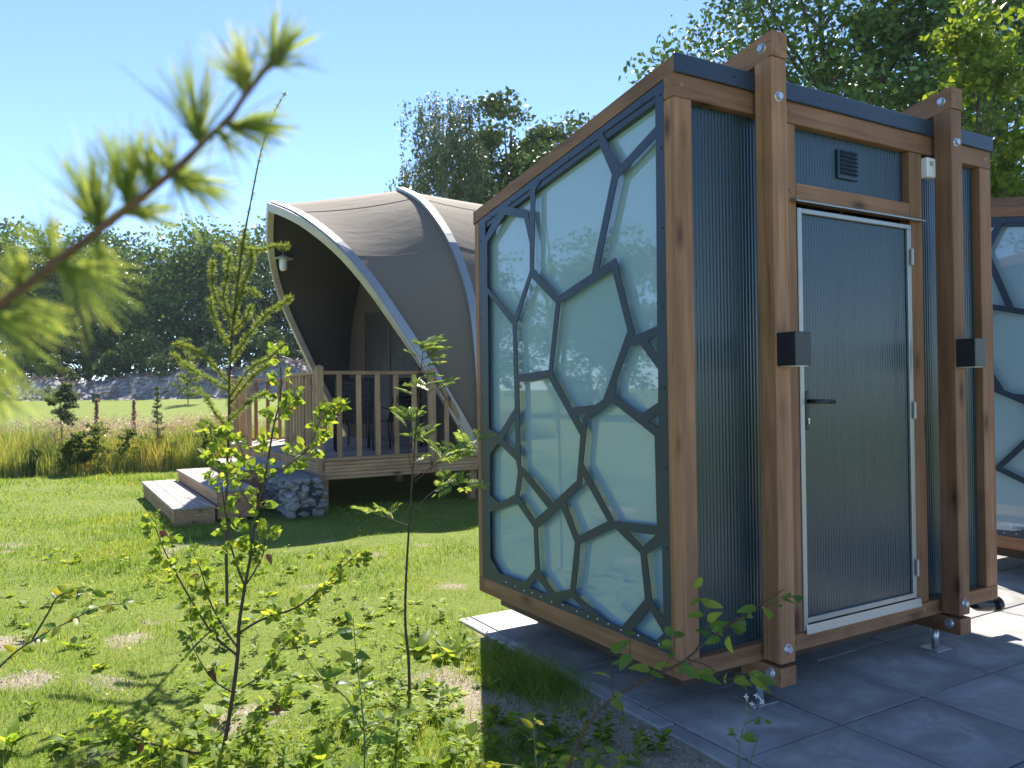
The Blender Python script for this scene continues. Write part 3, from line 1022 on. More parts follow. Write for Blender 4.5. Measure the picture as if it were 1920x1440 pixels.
for i, (S, f) in enumerate(RIBS[:3]):
    for sgn in (-1, 1):
        pts = rib_points(S, f, sgn)
        out = lambda p: Vector((-.35 if i == 0 else 0, (p.y - YC), p.z - 1.7))
        if i == 0:
            rb = sweep(pts, out, 0.10, 0.13, -0.02).build('rib', m_ribwood, tent)
            sweep([p + Vector((.045, 0, 0)) for p in pts], out, 0.11, 0.02, 0.062).build('cover_strip', M_ALU, rb)
        else:
            rb = sweep(pts, out, 0.13, 0.05, 0.02).build('rib', M_ALU, tent)
ridge = [Vector((0.15 + (4.8 - .15) * k / 20, YC, np.interp(0.15 + (4.8 - .15) * k / 20, [0.09, 2.3, 4.8], [4.40, 4.86, 4.78]))) for k in range(21)]
MB().tube(ridge, 0.035, 8).build('ridge_pole', M_ALU, tent, True)
# dark skirt along the near side, with welt line and small red tag
m = MB()
for x0, x1 in ((2.40, 4.72), (4.88, 6.8)):
    m.add([(x0, YC - 2.835, DZ + .02), (x1, YC - 2.835, DZ + .02), (x1, YC - 2.805, 1.43), (x0, YC - 2.805, 1.43)], [(0, 1, 2, 3)])
sk = m.build('skirt', m_canvas_dark, tent)
MB().tube([(2.38, YC - 2.81, 1.435), (4.74, YC - 2.81, 1.435)], 0.008, 6).build('welt', m_canvas, sk)
tg = MB().lathe([(0, .006), (.055, .006), (.06, 0)], 14).build('maker_badge', plain('red_badge', (0.45, 0.03, 0.04), .5), tent)
tg.matrix_basis = Matrix.Translation((2.62, YC - 2.825, 1.56)) @ Matrix.Rotation(rad(90), 4, 'X')
t2 = MB(); t2.add([(-.03, -.035, .008), (.03, -.035, .008), (.016, .0, .008), (-.012, .006, .008)], [(0, 1, 2, 3)]); t2.build('badge_mark', M_WHITE, tg)
# inner wall across the tent with doorway
XW = 2.26
prof = [(YC - h, z) for h, z in S2[::-1]] + [(YC + h, z) for h, z in S2[1:]]
m = MB(); m.add([(XW, y, z) for y, z in prof], [tuple(range(len(prof)))])
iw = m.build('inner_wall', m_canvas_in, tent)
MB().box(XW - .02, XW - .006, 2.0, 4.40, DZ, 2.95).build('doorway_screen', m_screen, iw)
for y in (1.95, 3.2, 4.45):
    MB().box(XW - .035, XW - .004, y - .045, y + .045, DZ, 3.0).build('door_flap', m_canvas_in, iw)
for pr, off in ((S2, 0.03),):
    MB().tube([Vector((XW - .02, YC + h - off, z)) for h, z in pr[4:]], 0.012, 6).build('piping', M_WHITE, iw)

# ------------------------------------------------------------------ lamp hanging under the tent rib
lp = pix(531, 476, 13.75)
lamp = empty('pendant_lamp', (lp.x, lp.y, lp.z - .32), 0)
tag(lamp, 'white enamel lamp with wide shade hanging inside the tent opening', 'lamp')
MB().lathe([(0.02, 0.30), (0.05, 0.285), (0.10, 0.26), (0.175, 0.235), (0.178, 0.23), (0.10, 0.25), (0.02, 0.27)], 24).build('lamp_shade', plain('white_enamel', (0.7, 0.72, 0.72), .3), lamp, True)
MB().lathe([(0.0, 0.02), (0.04, 0.025), (0.065, 0.06), (0.07, 0.12), (0.07, 0.245), (0.0, 0.25)], 18).build('lamp_glass', plain('opal_glass', (0.75, 0.78, 0.78), .15), lamp, True)
MB().tube([(0, 0, .29), (0, 0, .36), (-.1, .03, .40), (-.2, .06, .40)], .012, 8).build('lamp_arm', M_STEEL, lamp, True)

# ------------------------------------------------------------------ garden chairs and table on the deck
m_sling = plain('black_mesh_fabric', (0.02, 0.022, 0.027), 0.6, 0, .3, 60)


def chair(loc, rz, label):
    R = empty('garden_chair', loc, rz)
    tag(R, label, 'chair', 'garden chairs on the deck')
    w = .27
    for s in (-1, 1):
        MB().tube([(s * w, -.25, 0), (s * w, -.22, .40), (s * w, -.24, .62), (s * w, .05, .64), (s * w, .25, .62)], .013, 8).build('arm_frame', M_BLACK, R, True)
        MB().tube([(s * w, .28, 0), (s * w, .22, .42), (s * w, .33, .75), (s * w, .44, 1.08)], .013, 8).build('back_leg', M_BLACK, R, True)
    m = MB()
    for k in range(11):
        a = -w + 2 * w * (k + .5) / 11
        m.box(a - .018, a + .018, -.24, .22, .415, .423)
    for k in range(7):
        y = -.24 + .46 * (k + .5) / 7
        m.box(-w, w, y - .02, y + .02, .409, .414)
    m.build('seat', m_sling, R)
    m = MB()
    for k in range(8):
        a = -w + 2 * w * (k + .5) / 8
        m.hexa([(a - .02, .22, .44), (a + .02, .22, .44), (a + .02, .228, .44), (a - .02, .228, .44), (a - .02, .435, 1.07), (a + .02, .435, 1.07), (a + .02, .443, 1.07), (a - .02, .443, 1.07)])
    for k in range(8):
        z = .46 + .60 * (k + .5) / 8; y = .22 + (z - .44) * .342
        m.box(-w, w, y + .004, y + .012, z - .025, z + .025)
    m.build('backrest', m_sling, R)
    MB().tube([(-w, .44, 1.08), (w, .44, 1.08)], .013, 8).build('top_bar', M_BLACK, R)
    return R


chair(dk(1.05, 1.75, DZ), TH + rad(165), 'black mesh garden chair on the deck, nearer the corner railing post')
chair(dk(1.75, 1.95, DZ), TH + rad(200), 'black mesh garden chair on the deck, closer to the tent doorway')
tb = empty('patio_table', dk(1.0, 2.55, DZ), TH)
tag(tb, 'small pale square patio table behind the deck railing', 'table')
MB().box(-.4, .4, -.35, .35, .70, .725, .004).build('table_top', plain('pale_table_top', (.5, .5, .5), .5, 0, .1), tb)
for x in (-.35, .35):
    for y in (-.3, .3):
        MB().tube([(x, y, 0), (x, y, .70)], .015, 8).build('leg', M_BLACK, tb)

# ------------------------------------------------------------------ trees
M_BARK = plain('grey_brown_bark', (0.095, 0.075, 0.058), 0.9, 0, 0.4, 14.0, 0.2, 0.6)
M_BIRCHBARK = plain('pale_birch_bark', (0.42, 0.40, 0.37), 0.8, 0, 0.4, 9.0, 0.2)
L_OAK = leaf_mat('oak_foliage', [(0.0, (0.045, 0.088, 0.022)), (0.5, (0.080, 0.144, 0.032)), (1.0, (0.136, 0.208, 0.048))], 0.42, spec=.12)
L_OAKB = leaf_mat('olive_foliage', [(0.0, (0.064, 0.104, 0.026)), (0.6, (0.120, 0.176, 0.045)), (1.0, (0.192, 0.248, 0.072))], 0.11, spec=.12)
L_BIRCH = leaf_mat('birch_foliage', [(0.0, (0.096, 0.136, 0.064)), (1.0, (0.208, 0.248, 0.120))], 0.11, spec=.12)
L_BIG = leaf_mat('broadleaf_foliage', [(0.0, (0.056, 0.112, 0.032)), (0.5, (0.096, 0.176, 0.048)), (0.9, (0.160, 0.256, 0.064)), (1.0, (0.320, 0.416, 0.160))], 0.11, spec=.12)
L_BRIGHT = leaf_mat('bright_lime_foliage', [(0.0, (0.10, 0.17, 0.02)), (0.6, (0.18, 0.26, 0.03)), (1.0, (0.28, 0.34, 0.05))], 0.5)
L_SHRUB = leaf_mat('pale_shrub_foliage', [(0.0, (0.07, 0.11, 0.03)), (1.0, (0.16, 0.21, 0.06))], 0.52, spec=.12)
L_GREY = leaf_mat('grey_green_foliage', [(0.0, (0.096, 0.136, 0.088)), (1.0, (0.192, 0.240, 0.144))], 0.42, spec=.12)
L_LARCH = leaf_mat('larch_needles', [(0.0, (0.15, 0.20, 0.055)), (1.0, (0.30, 0.36, 0.11))], 0.5, spec=.1)


def leaf_cloud(C, size, r, asp=0.62, up=0.5, down=None):
    """C (n,3) leaf centres -> verts, quads (diamond leaves, folded)"""
    n = len(C)
    nrm = r.normal(size=(n, 3)); nrm[:, 2] += up * 2 * np.sign(r.random(n) - 0.12)
    nrm /= np.linalg.norm(nrm, axis=1)[:, None]
    a = r.normal(size=(n, 3))
    if down is not None:
        a = a * 0.35 + np.array([0, 0, -1.0]) * down
    a -= nrm * (a * nrm).sum(1)[:, None]
    a /= np.linalg.norm(a, axis=1)[:, None] + 1e-9
    b_ = np.cross(nrm, a)
    L = size * r.uniform(0.65, 1.3, n)[:, None]
    W = L * asp
    V = np.empty((n, 4, 3))
    V[:, 0] = C - a * L / 2
    V[:, 1] = C + b_ * W / 2 + nrm * L * 0.10
    V[:, 2] = C + a * L / 2
    V[:, 3] = C - b_ * W / 2 + nrm * L * 0.10
    return V.reshape(-1, 3), np.arange(n * 4).reshape(n, 4)


def tree_meshes(seed, H, z0, rx, lobes, clumps, leaves, lsize, lmat, bmat=M_BARK, lobe_r=None, weep=0.0, trunk_r=None, flat=0.5, asp=0.62):
    r = np.random.default_rng(seed)
    rz = (H - z0) / 2
    zc = z0 + rz
    lobe_r = lobe_r or rx * 0.42
    tr = trunk_r or H * 0.017
    mb = MB()
    lean = r.normal(0, 0.02 * H, 2)
    tp = [Vector((lean[0] * t * t + 0.03 * H * .2 * math.sin(5 * t + seed), lean[1] * t * t, H * .86 * t)) for t in np.linspace(0, 1, 9)]
    mb.tube(tp, [tr * (1 - .85 * t) * (1.35 if i == 0 else 1) for i, t in enumerate(np.linspace(0, 1, 9))], 8)
    cent = []
    for k in range(lobes):
        d = r.normal(size=3); d /= np.linalg.norm(d)
        rr_ = r.uniform(0.35, 1.0) ** 0.6
        wob = r.uniform(0.75, 1.12)
        zfac = 1.0 if d[2] > 0 else 0.95
        c = np.array([d[0] * rx * rr_ * wob, d[1] * rx * rr_ * wob, zc + d[2] * rz * rr_ * zfac * r.uniform(.85, 1.05)])
        # egg shape: narrower on top
        tt = np.clip((c[2] - z0) / (2 * rz), 0, 1)
        c[:2] *= (1.1 - 0.55 * tt ** 2)
        cent.append(c)
        tb = min(max(0.15, (c[2] - 0.28 * np.hypot(c[0], c[1]) - .1 * H) / (H * .86)), .95)
        base = tp[int(tb * 8)]
        mid = base.lerp(Vector(c), .5) + Vector((0, 0, -.05 * H * .4))
        mb.tube([base, mid, Vector(c)], [tr * .38 * (1 - .5 * tb), tr * .2, tr * .06], 5, False)
    cent = np.array(cent)
    CC = []
    for c in cent:
        lr = lobe_r * r.uniform(.65, 1.25)
        q_ = r.normal(size=(clumps, 3)); q_ /= np.linalg.norm(q_, axis=1)[:, None]
        q_ *= (r.uniform(.25, 1, clumps) ** .5)[:, None] * lr * np.array([1, 1, .75])
        for o in q_[:max(2, clumps // 3)]:
            mb.tube([Vector(c), Vector(c + o)], [tr * .05, tr * .02], 4, False)
        cs = c + q_
        sp = lr * .26
        pts = cs[:, None, :] + r.normal(size=(clumps, leaves, 3)) * sp * np.array([1, 1, flat])
        if weep > 0:
            drop = r.uniform(0, weep, (clumps, leaves))
            pts = cs[:, None, :] + r.normal(size=(clumps, leaves, 3)) * np.array([.09, .09, .05])
            sway = r.normal(0, .1, (clumps, 1, 2))
            pts[..., 2] -= drop
            pts[..., :2] += sway * drop[..., None]
        CC.append(pts.reshape(-1, 3))
    C = np.concatenate(CC)
    C = C[C[:, 2] > 0.05]
    V, F_ = leaf_cloud(C, lsize, r, asp, .4, down=1.0 if weep > 0 else None)
    return mb.mesh('trunk', bmat, True), np_mesh('crown', V, F_, lmat)


def plant_tree(name, meshes, x, y, s, rz, label, cat='tree', group=None, sz=None, zoff=-0.05):
    R = empty(name, (x, y, float(ground_z(x, y)) + zoff), rz)
    R.scale = (s, s, sz or s)
    tag(R, label, cat, group)
    place('trunk', meshes[0], R); place('crown', meshes[1], R)
    return R


oakA = tree_meshes(11, 10, 0.6, 4.2, 34, 11, 30, 0.26, L_OAK)
oakB = tree_meshes(12, 10, 0.9, 3.6, 30, 11, 30, 0.26, L_OAKB)
oakC = tree_meshes(13, 10, 0.5, 3.9, 32, 11, 30, 0.25, L_OAK)
KIND = {'A': oakA, 'B': oakB, 'C': oakC}
line = [(-75, 400, 60, 'A', 'dark oak at the far left end of the treeline, cut by the picture edge'),
        (15, 408, 66, 'B', 'tall thin-topped tree at the left edge of the treeline behind the near larch twig'),
        (85, 418, 58, 'C', 'round dark tree in the treeline behind the near larch twig'),
        (165, 425, 68, 'A', 'tree in the treeline with sky gaps showing through its crown'),
        (238, 440, 61, 'B', 'lighter olive tree in the treeline above the pale bush on the mound'),
        (305, 452, 66, 'C', 'lowest round tree in the middle of the treeline'),
        (372, 418, 60, 'A', 'broad dark tree in the treeline just left of the tall larch sapling'),
        (438, 405, 66, 'C', 'highest dark tree in the treeline right behind the tall larch sapling'),
        (500, 425, 59, 'B', 'treeline tree beside the open front of the tent'),
        (575, 470, 64, 'A', 'treeline tree half hidden behind the curved tent edge'),
        (650, 500, 62, 'C', 'treeline tree hidden mostly behind the tent')]
for k, (px, py, y, kd, lab) in enumerate(line):
    p = pix(px, py, y)
    h = p.z - 1.3
    plant_tree('oak_tree', KIND[kd], p.x, y, h / 10.2 * (1.12 if k % 2 else .98), k * 1.9, lab, 'tree', 'trees of the far treeline', sz=h / 10.2)
# trees further left, outside the frame but mirrored in the panes
OAK_SIDE = ['oak mirrored at the left end of the cabin panes', 'rather low oak mirrored left of the middle of the panes', 'tall oak mirrored in the middle of the cabin panes', 'smallest oak mirrored right of the middle of the panes', 'oak mirrored nearest the cabin corner post', 'highest oak mirrored behind the other oaks in the panes']
for k, (x, y, h) in enumerate(((-36, 27, 9.5), (-33, 18.5, 8.0), (-37, 13.0, 10.5), (-34, 7.5, 7.5), (-40, 3, 9.5), (-44, 22, 12))):
    plant_tree('oak_tree', (oakA, oakB, oakC)[k % 3], x, y, h / 10, k * 2.3, OAK_SIDE[k], 'tree', 'oaks beyond the gravel path')
# behind the tent
birch = tree_meshes(21, 13.0, 3.2, 2.7, 44, 16, 34, 0.15, L_BIRCH, M_BIRCHBARK, weep=1.5, lobe_r=0.8, asp=.5)
p = pix(836, 195, 31); plant_tree('birch_tree', birch, p.x, 31, (p.z + .9) / 13.2, 0.4, 'feathery grey-green birch rising behind the tent ridge', 'tree')
tallA = tree_meshes(22, 13.5, 1.0, 2.9, 64, 14, 52, 0.22, L_OAKB, lobe_r=1.25)
p = pix(952, 182, 33); plant_tree('oak_tree', tallA, p.x, 33, p.z / 13.4, 1.0, 'tall dense green tree between the birch and the cabin roof', 'tree')
p = pix(1075, 205, 35); plant_tree('oak_tree', tallA, p.x, 35, p.z / 13.4, 2.6, 'green tree whose top just clears the sloping cabin roof', 'tree', sz=p.z / 13.4)
p = pix(1190, 230, 38); plant_tree('oak_tree', tallA, p.x, 38, p.z / 13.4, 4.6, 'tree hidden behind the cabin, left of the big broadleaf tree', 'tree')
# right, above the cabin roof
bigA = tree_meshes(31, 12.5, 2.6, 4.0, 52, 16, 40, 0.15, L_BIG, lobe_r=1.15)
bigB = tree_meshes(32, 12.0, 1.5, 3.6, 44, 16, 38, 0.15, L_BIG, lobe_r=1.1)
plant_tree('broadleaf_tree', bigA, 7.1, 17.5, 1.0, 0.3, 'big broadleaf tree filling the sky above the cabin with the door', 'tree')
plant_tree('broadleaf_tree', bigB, 11.6, 18.5, 1.02, 1.3, 'large shady tree at the top right corner behind the second cabin', 'tree')
lime = tree_meshes(33, 7.4, 2.4, 0.95, 26, 14, 16, 0.12, L_BRIGHT, lobe_r=.42, trunk_r=.06)
p = pix(1822, 200, 11.6); plant_tree('lime_tree', lime, p.x, 11.6, 1.0, 0.7, 'slim bright yellow-green tree behind the right cabin column', 'tree')
lime2 = tree_meshes(34, 5.2, 1.2, 1.0, 18, 12, 16, 0.12, L_BRIGHT, lobe_r=.42, trunk_r=.05)
p = pix(1745, 215, 12.5); plant_tree('lime_tree', lime2, p.x, 12.4, 1.12, 2.7, 'low bright green tree peeping over the roof between the two columns', 'tree')
p = pix(1935, 310, 10.5); plant_tree('lime_tree', lime2, p.x, 10.6, .86, 0.2, 'low bright green tree above the roof of the second cabin', 'tree')

# ------------------------------------------------------------------ earth mound with wood debris
xs = np.linspace(-62, 2, 260); ys = np.linspace(45.0, 57.0, 40)
MX, MY = np.meshgrid(xs, ys)
env = smooth(45.2, 48.0, MY) * smooth(57, 52.5, MY) * smooth(2, -4, MX)
hh = (1.55 + 0.55 * vnoise(MX * .25, MY * .2, 11) * .6 + .28 * vnoise(MX * .9, MY * .9, 12) + .13 * vnoise(MX * 3, MY * 3, 13)) * env
hh *= 0.88 * np.interp(MX, [-62, -24, -14, -6, 2], [1.0, 1.02, 1.35, 1.25, .6])
MZ = ground_z(MX, MY) - .06 + hh
m_mound = plain('purple_grey_wood_chips', (0.30, 0.275, 0.265), 0.9, 0, 0.6, 3.5, 0.15, 0.8)
ii = np.arange(MX.size).reshape(MX.shape)
mf = np.stack([ii[:-1, :-1].ravel(), ii[:-1, 1:].ravel(), ii[1:, 1:].ravel(), ii[1:, :-1].ravel()], 1)
tag(place('earth_mound', np_mesh('earth_mound', np.stack([MX.ravel(), MY.ravel(), MZ.ravel()], 1), mf, m_mound)), kind='structure')
r = np.random.default_rng(61)
n = 5200
x = r.uniform(-45, -3, n); y = r.uniform(45.6, 50.5, n)
ix_ = np.clip(((x + 62) / 64 * 259).astype(int), 0, 259); iy_ = np.clip(((y - 45) / 12 * 39).astype(int), 0, 39)
z = MZ[iy_, ix_] + r.uniform(-.02, .10, n)
d = r.normal(size=(n, 3)) * np.array([1, .6, .35]); d /= np.linalg.norm(d, axis=1)[:, None]
L = r.uniform(.25, .9, n)[:, None]; w = r.uniform(.03, .09, n)[:, None]
sdv = np.cross(d, np.array([0, .4, 1.0])); sdv /= np.linalg.norm(sdv, axis=1)[:, None]
C = np.stack([x, y, z], 1)
V = np.stack([C - d * L / 2 - sdv * w, C - d * L / 2 + sdv * w, C + d * L / 2 + sdv * w * .6, C + d * L / 2 - sdv * w * .6], 1).reshape(-1, 3)
m_stick = leaf_mat('weathered_wood_debris', [(0.0, (0.15, 0.12, 0.125)), (0.6, (0.40, 0.35, 0.35)), (1.0, (0.66, 0.60, 0.58))], 0.0, 0.8, .2)
tag(place('wood_debris', np_mesh('wood_debris', V, np.arange(n * 4).reshape(n, 4), m_stick)), 'tangle of grey branches and wood chips covering the mound', 'wood debris', kind='stuff')
bush = tree_meshes(41, 2.0, 0.05, 0.95, 14, 12, 26, 0.16, L_SHRUB, lobe_r=.45, trunk_r=.03)
bushD = tree_meshes(42, 2.2, 0.05, 1.1, 14, 12, 26, 0.15, L_OAKB, lobe_r=.5, trunk_r=.03)
for k, (px, py, y, h, kd, lab) in enumerate((
        (212, 692, 49.5, 1.9, bush, 'pale green bush on top of the mound, left of the slender shrub'),
        (268, 676, 50.5, 2.7, bushD, 'taller slender shrub standing on the mound crest'),
        (98, 692, 50.5, 1.7, bush, 'low pale bush on the mound near the left edge'),
        (30, 705, 51, 1.5, bushD, 'dark low bush on the mound at the far left'),
        (300, 722, 47.6, 1.25, bushD, 'low bush growing on the front slope of the mound'),
        (135, 702, 49, 0.9, bush, 'tiny bush on the mound between two larger ones'),
        (350, 700, 50, 2.0, bush, 'bush on the mound behind the ivy-clad little larch'),
        (395, 715, 49, 1.8, bushD, 'bush at the foot of the mound left of the larch sapling trunk'),
        (500, 722, 49, 2.0, bushD, 'bush seen through the far deck railing'))):
    p = pix(px, py, y)
    iy = int(np.clip((y - 45) / 12 * 39, 0, 39)); ixx = int(np.clip((p.x + 62) / 64 * 259, 0, 259))
    R = plant_tree('bush', kd, p.x, y, h / 2.0, k * 1.1, lab, 'bush', 'bushes on the mound')
    R.location.z = MZ[iy, ixx] - .06
# small dark green marker post at the foot of the mound
mp_ = pix(180, 748, 43)
R = empty('marker_post', (mp_.x, mp_.y, float(ground_z(mp_.x, mp_.y)) - .01))
tag(R, 'small dark green box standing on the meadow in front of the mound', 'post')
m_gp = plain('dark_green_paint', (0.02, 0.06, 0.035), .5)
MB().box(-.17, .17, -.12, .12, 0, .40, .02).build('housing', m_gp, R)
MB().box(-.20, .20, -.15, .15, .401, .44, .01).build('lid', m_gp, R)


def conifer(seed, H, rad_, whorls, mat, tuft=0.05, bare=0.12, density=16):
    """slender larch: trunk and whorls of side branches carrying needle tufts"""
    r = np.random.default_rng(seed)
    mb = MB()
    mb.tube([(0.02 * math.sin(3 * t + seed) * H * .3, 0, H * t) for t in np.linspace(0, 1, 9)], [max(.003, H * .009 * (1 - t * .93)) for t in np.linspace(0, 1, 9)], 7)
    C = []
    for k in range(whorls):
        t0_ = bare + (1 - bare) * (k / whorls)
        for j in range(3):
            t = min(.98, t0_ + r.uniform(0, 1.3) * (1 - bare) / whorls)
            a = r.uniform(0, 6.28); L = rad_ * (1 - t) ** .8 * r.uniform(.6, 1.15) + .03 * H * .3
            p0 = Vector((0.02 * math.sin(3 * t + seed) * H * .3, 0, H * t)); p2 = p0 + Vector((math.cos(a) * L, math.sin(a) * L, L * r.uniform(.1, .55)))
            p1 = p0.lerp(p2, .5) + Vector((0, 0, -.1 * L))
            mb.tube([p0, p1, p2], [H * .003, H * .002, H * .001], 4, False)
            m_ = max(3, int(L / rad_ * density))
            for i in range(m_):
                u = (i + .5) / m_
                q_ = p0.lerp(p1, u * 2) if u < .5 else p1.lerp(p2, u * 2 - 1)
                C.append(np.array(q_) + r.normal(0, tuft * .3, (7, 3)))
    V, F_ = leaf_cloud(np.concatenate(C), tuft * 1.3, r, .3, .2)
    return mb.mesh('trunk', M_BARK, True), np_mesh('crown', V, F_, mat)


lar = conifer(51, 3.0, 1.0, 16, L_LARCH, .11, .1, 14)
p = pix(352, 752, 40)
plant_tree('larch_tree', lar, p.x, 40, 1.0, 0, 'small drooping larch on the meadow edge in front of the mound', 'tree')

# ------------------------------------------------------------------ tall meadow grass
def blades(X, Y, H, W, r, lean=0.25, seg=2, z=None):
    """curved blades -> verts, quads (seg quads each; last pinched)"""
    n = len(X)
    Z = ground_z(X, Y) - .01 if z is None else z
    a = r.uniform(0, 6.283, n); dirx, diry = np.cos(a), np.sin(a)
    b_ = r.uniform(0, 6.283, n); sx_, sy_ = np.cos(b_) * W / 2, np.sin(b_) * W / 2
    bend = H * lean * r.uniform(.1, 1.5, n)
    V = np.empty((n, (seg + 1) * 2, 3))
    for k in range(seg + 1):
        t = k / seg
        wx = 1 - .88 * t ** 1.5
        cx = X + dirx * bend * t * t; cy = Y + diry * bend * t * t; cz = Z + H * (t - .12 * lean * t * t)
        V[:, 2 * k] = np.stack([cx - sx_ * wx, cy - sy_ * wx, cz], 1)
        V[:, 2 * k + 1] = np.stack([cx + sx_ * wx, cy + sy_ * wx, cz], 1)
    base = (np.arange(n) * (seg + 1) * 2)[:, None]
    F_ = np.concatenate([base + np.array([[2 * k, 2 * k + 1, 2 * k + 3, 2 * k + 2]]) for k in range(seg)], 0)
    return V.reshape(-1, 3), F_


L_TALL = leaf_mat('meadow_grass_blades', [(0.0, (0.112, 0.176, 0.032)), (0.35, (0.208, 0.272, 0.056)), (0.7, (0.352, 0.368, 0.112)), (1.0, (0.576, 0.480, 0.240))], 0.45, patch=.9)
L_SEED = leaf_mat('pink_grass_plumes', [(0.0, (0.38, 0.25, 0.19)), (1.0, (0.62, 0.45, 0.36))], 0.35, tint=(1.1, .95, .85))
r = np.random.default_rng(71)


def in_strip(n):
    x = r.uniform(-19, -1.2, n)
    front = np.interp(x, [-19, -9.6, -6.6, -5.2, -1.2], [13.4, 14.85, 15.9, 17.0, 19.2])
    y = front + r.uniform(0, 1, n) ** 1.3 * 4.2
    return x, y, (y - front)


x, y, dpt = in_strip(60000)
cl = vnoise(x * 1.3, y * 1.3, 21)
keep = r.random(len(x)) < np.clip(.75 + .5 * cl, .15, 1)
x, y, dpt, cl = x[keep], y[keep], dpt[keep], cl[keep]
H = r.uniform(.45, 1.0, len(x)) * np.clip(.55 + dpt * .35, .55, 1.0) * (1 + .15 * cl)
V, F_ = blades(x, y, H, r.uniform(.008, .02, len(x)), r, .3)
tag(place('tall_grass', np_mesh('tall_grass', V, F_, L_TALL)), 'band of tall unmown grass and weeds between lawn and meadow', 'grass', kind='stuff')
x, y, dpt = in_strip(6500)
k = (vnoise(x * .8, y * .8, 23) > -.15) & (dpt > .8)
x, y = x[k], y[k]
zt = r.uniform(.62, .98, len(x)) + ground_z(x, y)
C = np.repeat(np.stack([x, y, zt], 1), 7, 0) + r.normal(size=(len(x) * 7, 3)) * np.array([.045, .045, .085])
V, F_ = leaf_cloud(C, .05, r, .35, .1, down=-.7)
tag(place('grass_plumes', np_mesh('grass_plumes', V, F_, L_SEED)), 'pinkish flowering plumes above the tall grass', 'grass', kind='stuff')
# leafy herbs in the tall grass
herb = tree_meshes(81, 1.1, 0.05, .2, 12, 6, 10, .07, L_SHRUB, lobe_r=.16, trunk_r=.012)
herbY = tree_meshes(82, 1.1, 0.05, .22, 12, 8, 16, .075, L_SHRUB, lobe_r=.14, trunk_r=.012)
for k, (px, py, y, h, kd, lab) in enumerate((
        (145, 885, 15.4, 1.05, herbY, 'yellow-green leafy herb below the little round willow'),
        (185, 885, 15.6, 1.15, herb, 'dark leafy herb in the tall grass right of the willow'),
        (242, 882, 15.9, 1.0, herb, 'dark green herb clump in the middle of the tall grass'),
        (330, 878, 16.2, .75, herbY, 'pale herb clump at the lawn edge near the deck steps'),
        (120, 890, 15.3, .7, herb, 'low dark herb at the lawn edge under the willow'),
        (60, 890, 15.2, .7, herbY, 'pale herb clump near the left end of the tall grass'),
        (385, 875, 16.4, 1.0, herb, 'dark leafy herb next to the deck steps'),
        (440, 850, 17.6, 1.1, herb, 'dark herb behind the larch sapling trunk at the far deck corner'))):
    p = pix(px, py, y)
    plant_tree('herb_clump', kd, p.x, y, h / 1.1, k * 1.7, lab, 'plant', 'leafy herbs in the tall grass')
will = tree_meshes(83, 1.95, 1.05, .36, 12, 10, 26, .07, L_GREY, lobe_r=.18, trunk_r=.022)
p = pix(118, 870, 16.6); plant_tree('willow_tree', will, p.x, 16.6, 0.92, 0, 'small round-headed grey-green willow on a bare stem in tall grass', 'tree')
sap = conifer(84, 1.75, .26, 16, L_GREY, .045, .3, 7)
p = pix(297, 868, 16.6); plant_tree('young_tree', sap, p.x, 16.6, 1.0, 0, 'thin sparse young tree with upright twigs in the tall grass', 'tree')
sap2 = conifer(85, 1.5, .10, 22, L_SEED, .04, .45, 6)
p = pix(182, 868, 17.0); plant_tree('young_tree', sap2, p.x, 17.0, 1.0, 0, 'brownish upright dock stem rising behind the herbs', 'plant')
p = pix(252, 868, 17.2); plant_tree('young_tree', sap2, p.x, 17.2, 0.98, 1.0, 'brownish seed stalk above the dark herb clump', 'plant')

# ------------------------------------------------------------------ lawn grass
L_LAWN = leaf_mat('lawn_blades', [(0.0, (0.12, 0.21, 0.03)), (0.5, (0.19, 0.30, 0.05)), (0.88, (0.31, 0.39, 0.08)), (1.0, (0.52, 0.44, 0.20))], 0.5, spec=.2, patch=1.1)
r = np.random.default_rng(91)
n = 330000
rd = 2.3 * (18.0 / 2.3) ** r.random(n)
az = r.uniform(-.86, .5, n)
x, y = rd * np.sin(az), rd * np.cos(az)
lx, ly = local_c(x, y)
dlx, dly = (x - DECK_N.x) * CX.x + (y - DECK_N.y) * CX.y, (x - DECK_N.x) * CY.x + (y - DECK_N.y) * CY.y
ok = ((lx < -.075) | (ly > 2.1)) & ~((dlx > .3) & (dly > .2)) & (y < 17.5)
so = soil_amount(x, y)
ok &= r.random(n) > np.clip(so * .95, 0, .9)
x, y, rd, so = x[ok], y[ok], rd[ok], so[ok]
H = r.uniform(.02, .048, len(x)) * (1 + .65 * np.clip(vnoise(x * 1.7, y * 1.7, 31) + .5 * vnoise(x * 6, y * 6, 32), -.7, 1.4)) * np.where(r.random(len(x)) < .04, 2.0, 1.0) * np.clip(.7 + rd / 20, .7, 1.3)
W = r.uniform(.0025, .005, len(x)) * np.clip(rd / 4.5, .8, 3.5)
V, F_ = blades(x, y, H, W, r, .5)
tag(place('lawn_grass', np_mesh('lawn_grass', V, F_, L_LAWN)), 'short sunlit lawn grass in front of the deck and cabin', 'grass', kind='stuff')
# longer, darker tuft beside the paving
n = 3600
lx = -.23 + r.normal(0, .10, n); ly = .93 + r.normal(0, .19, n)
x = CABIN_A.x + CX.x * lx + CY.x * ly; y = CABIN_A.y + CX.y * lx + CY.y * ly
V, F_ = blades(x, y, r.uniform(.05, .125, n), r.uniform(.003, .005, n), r, .8, 3)
tag(place('grass_tuft', np_mesh('grass_tuft', V, F_, L_LAWN)), 'long dark green grass tuft in the cabin shade beside the paving', 'grass', kind='stuff')

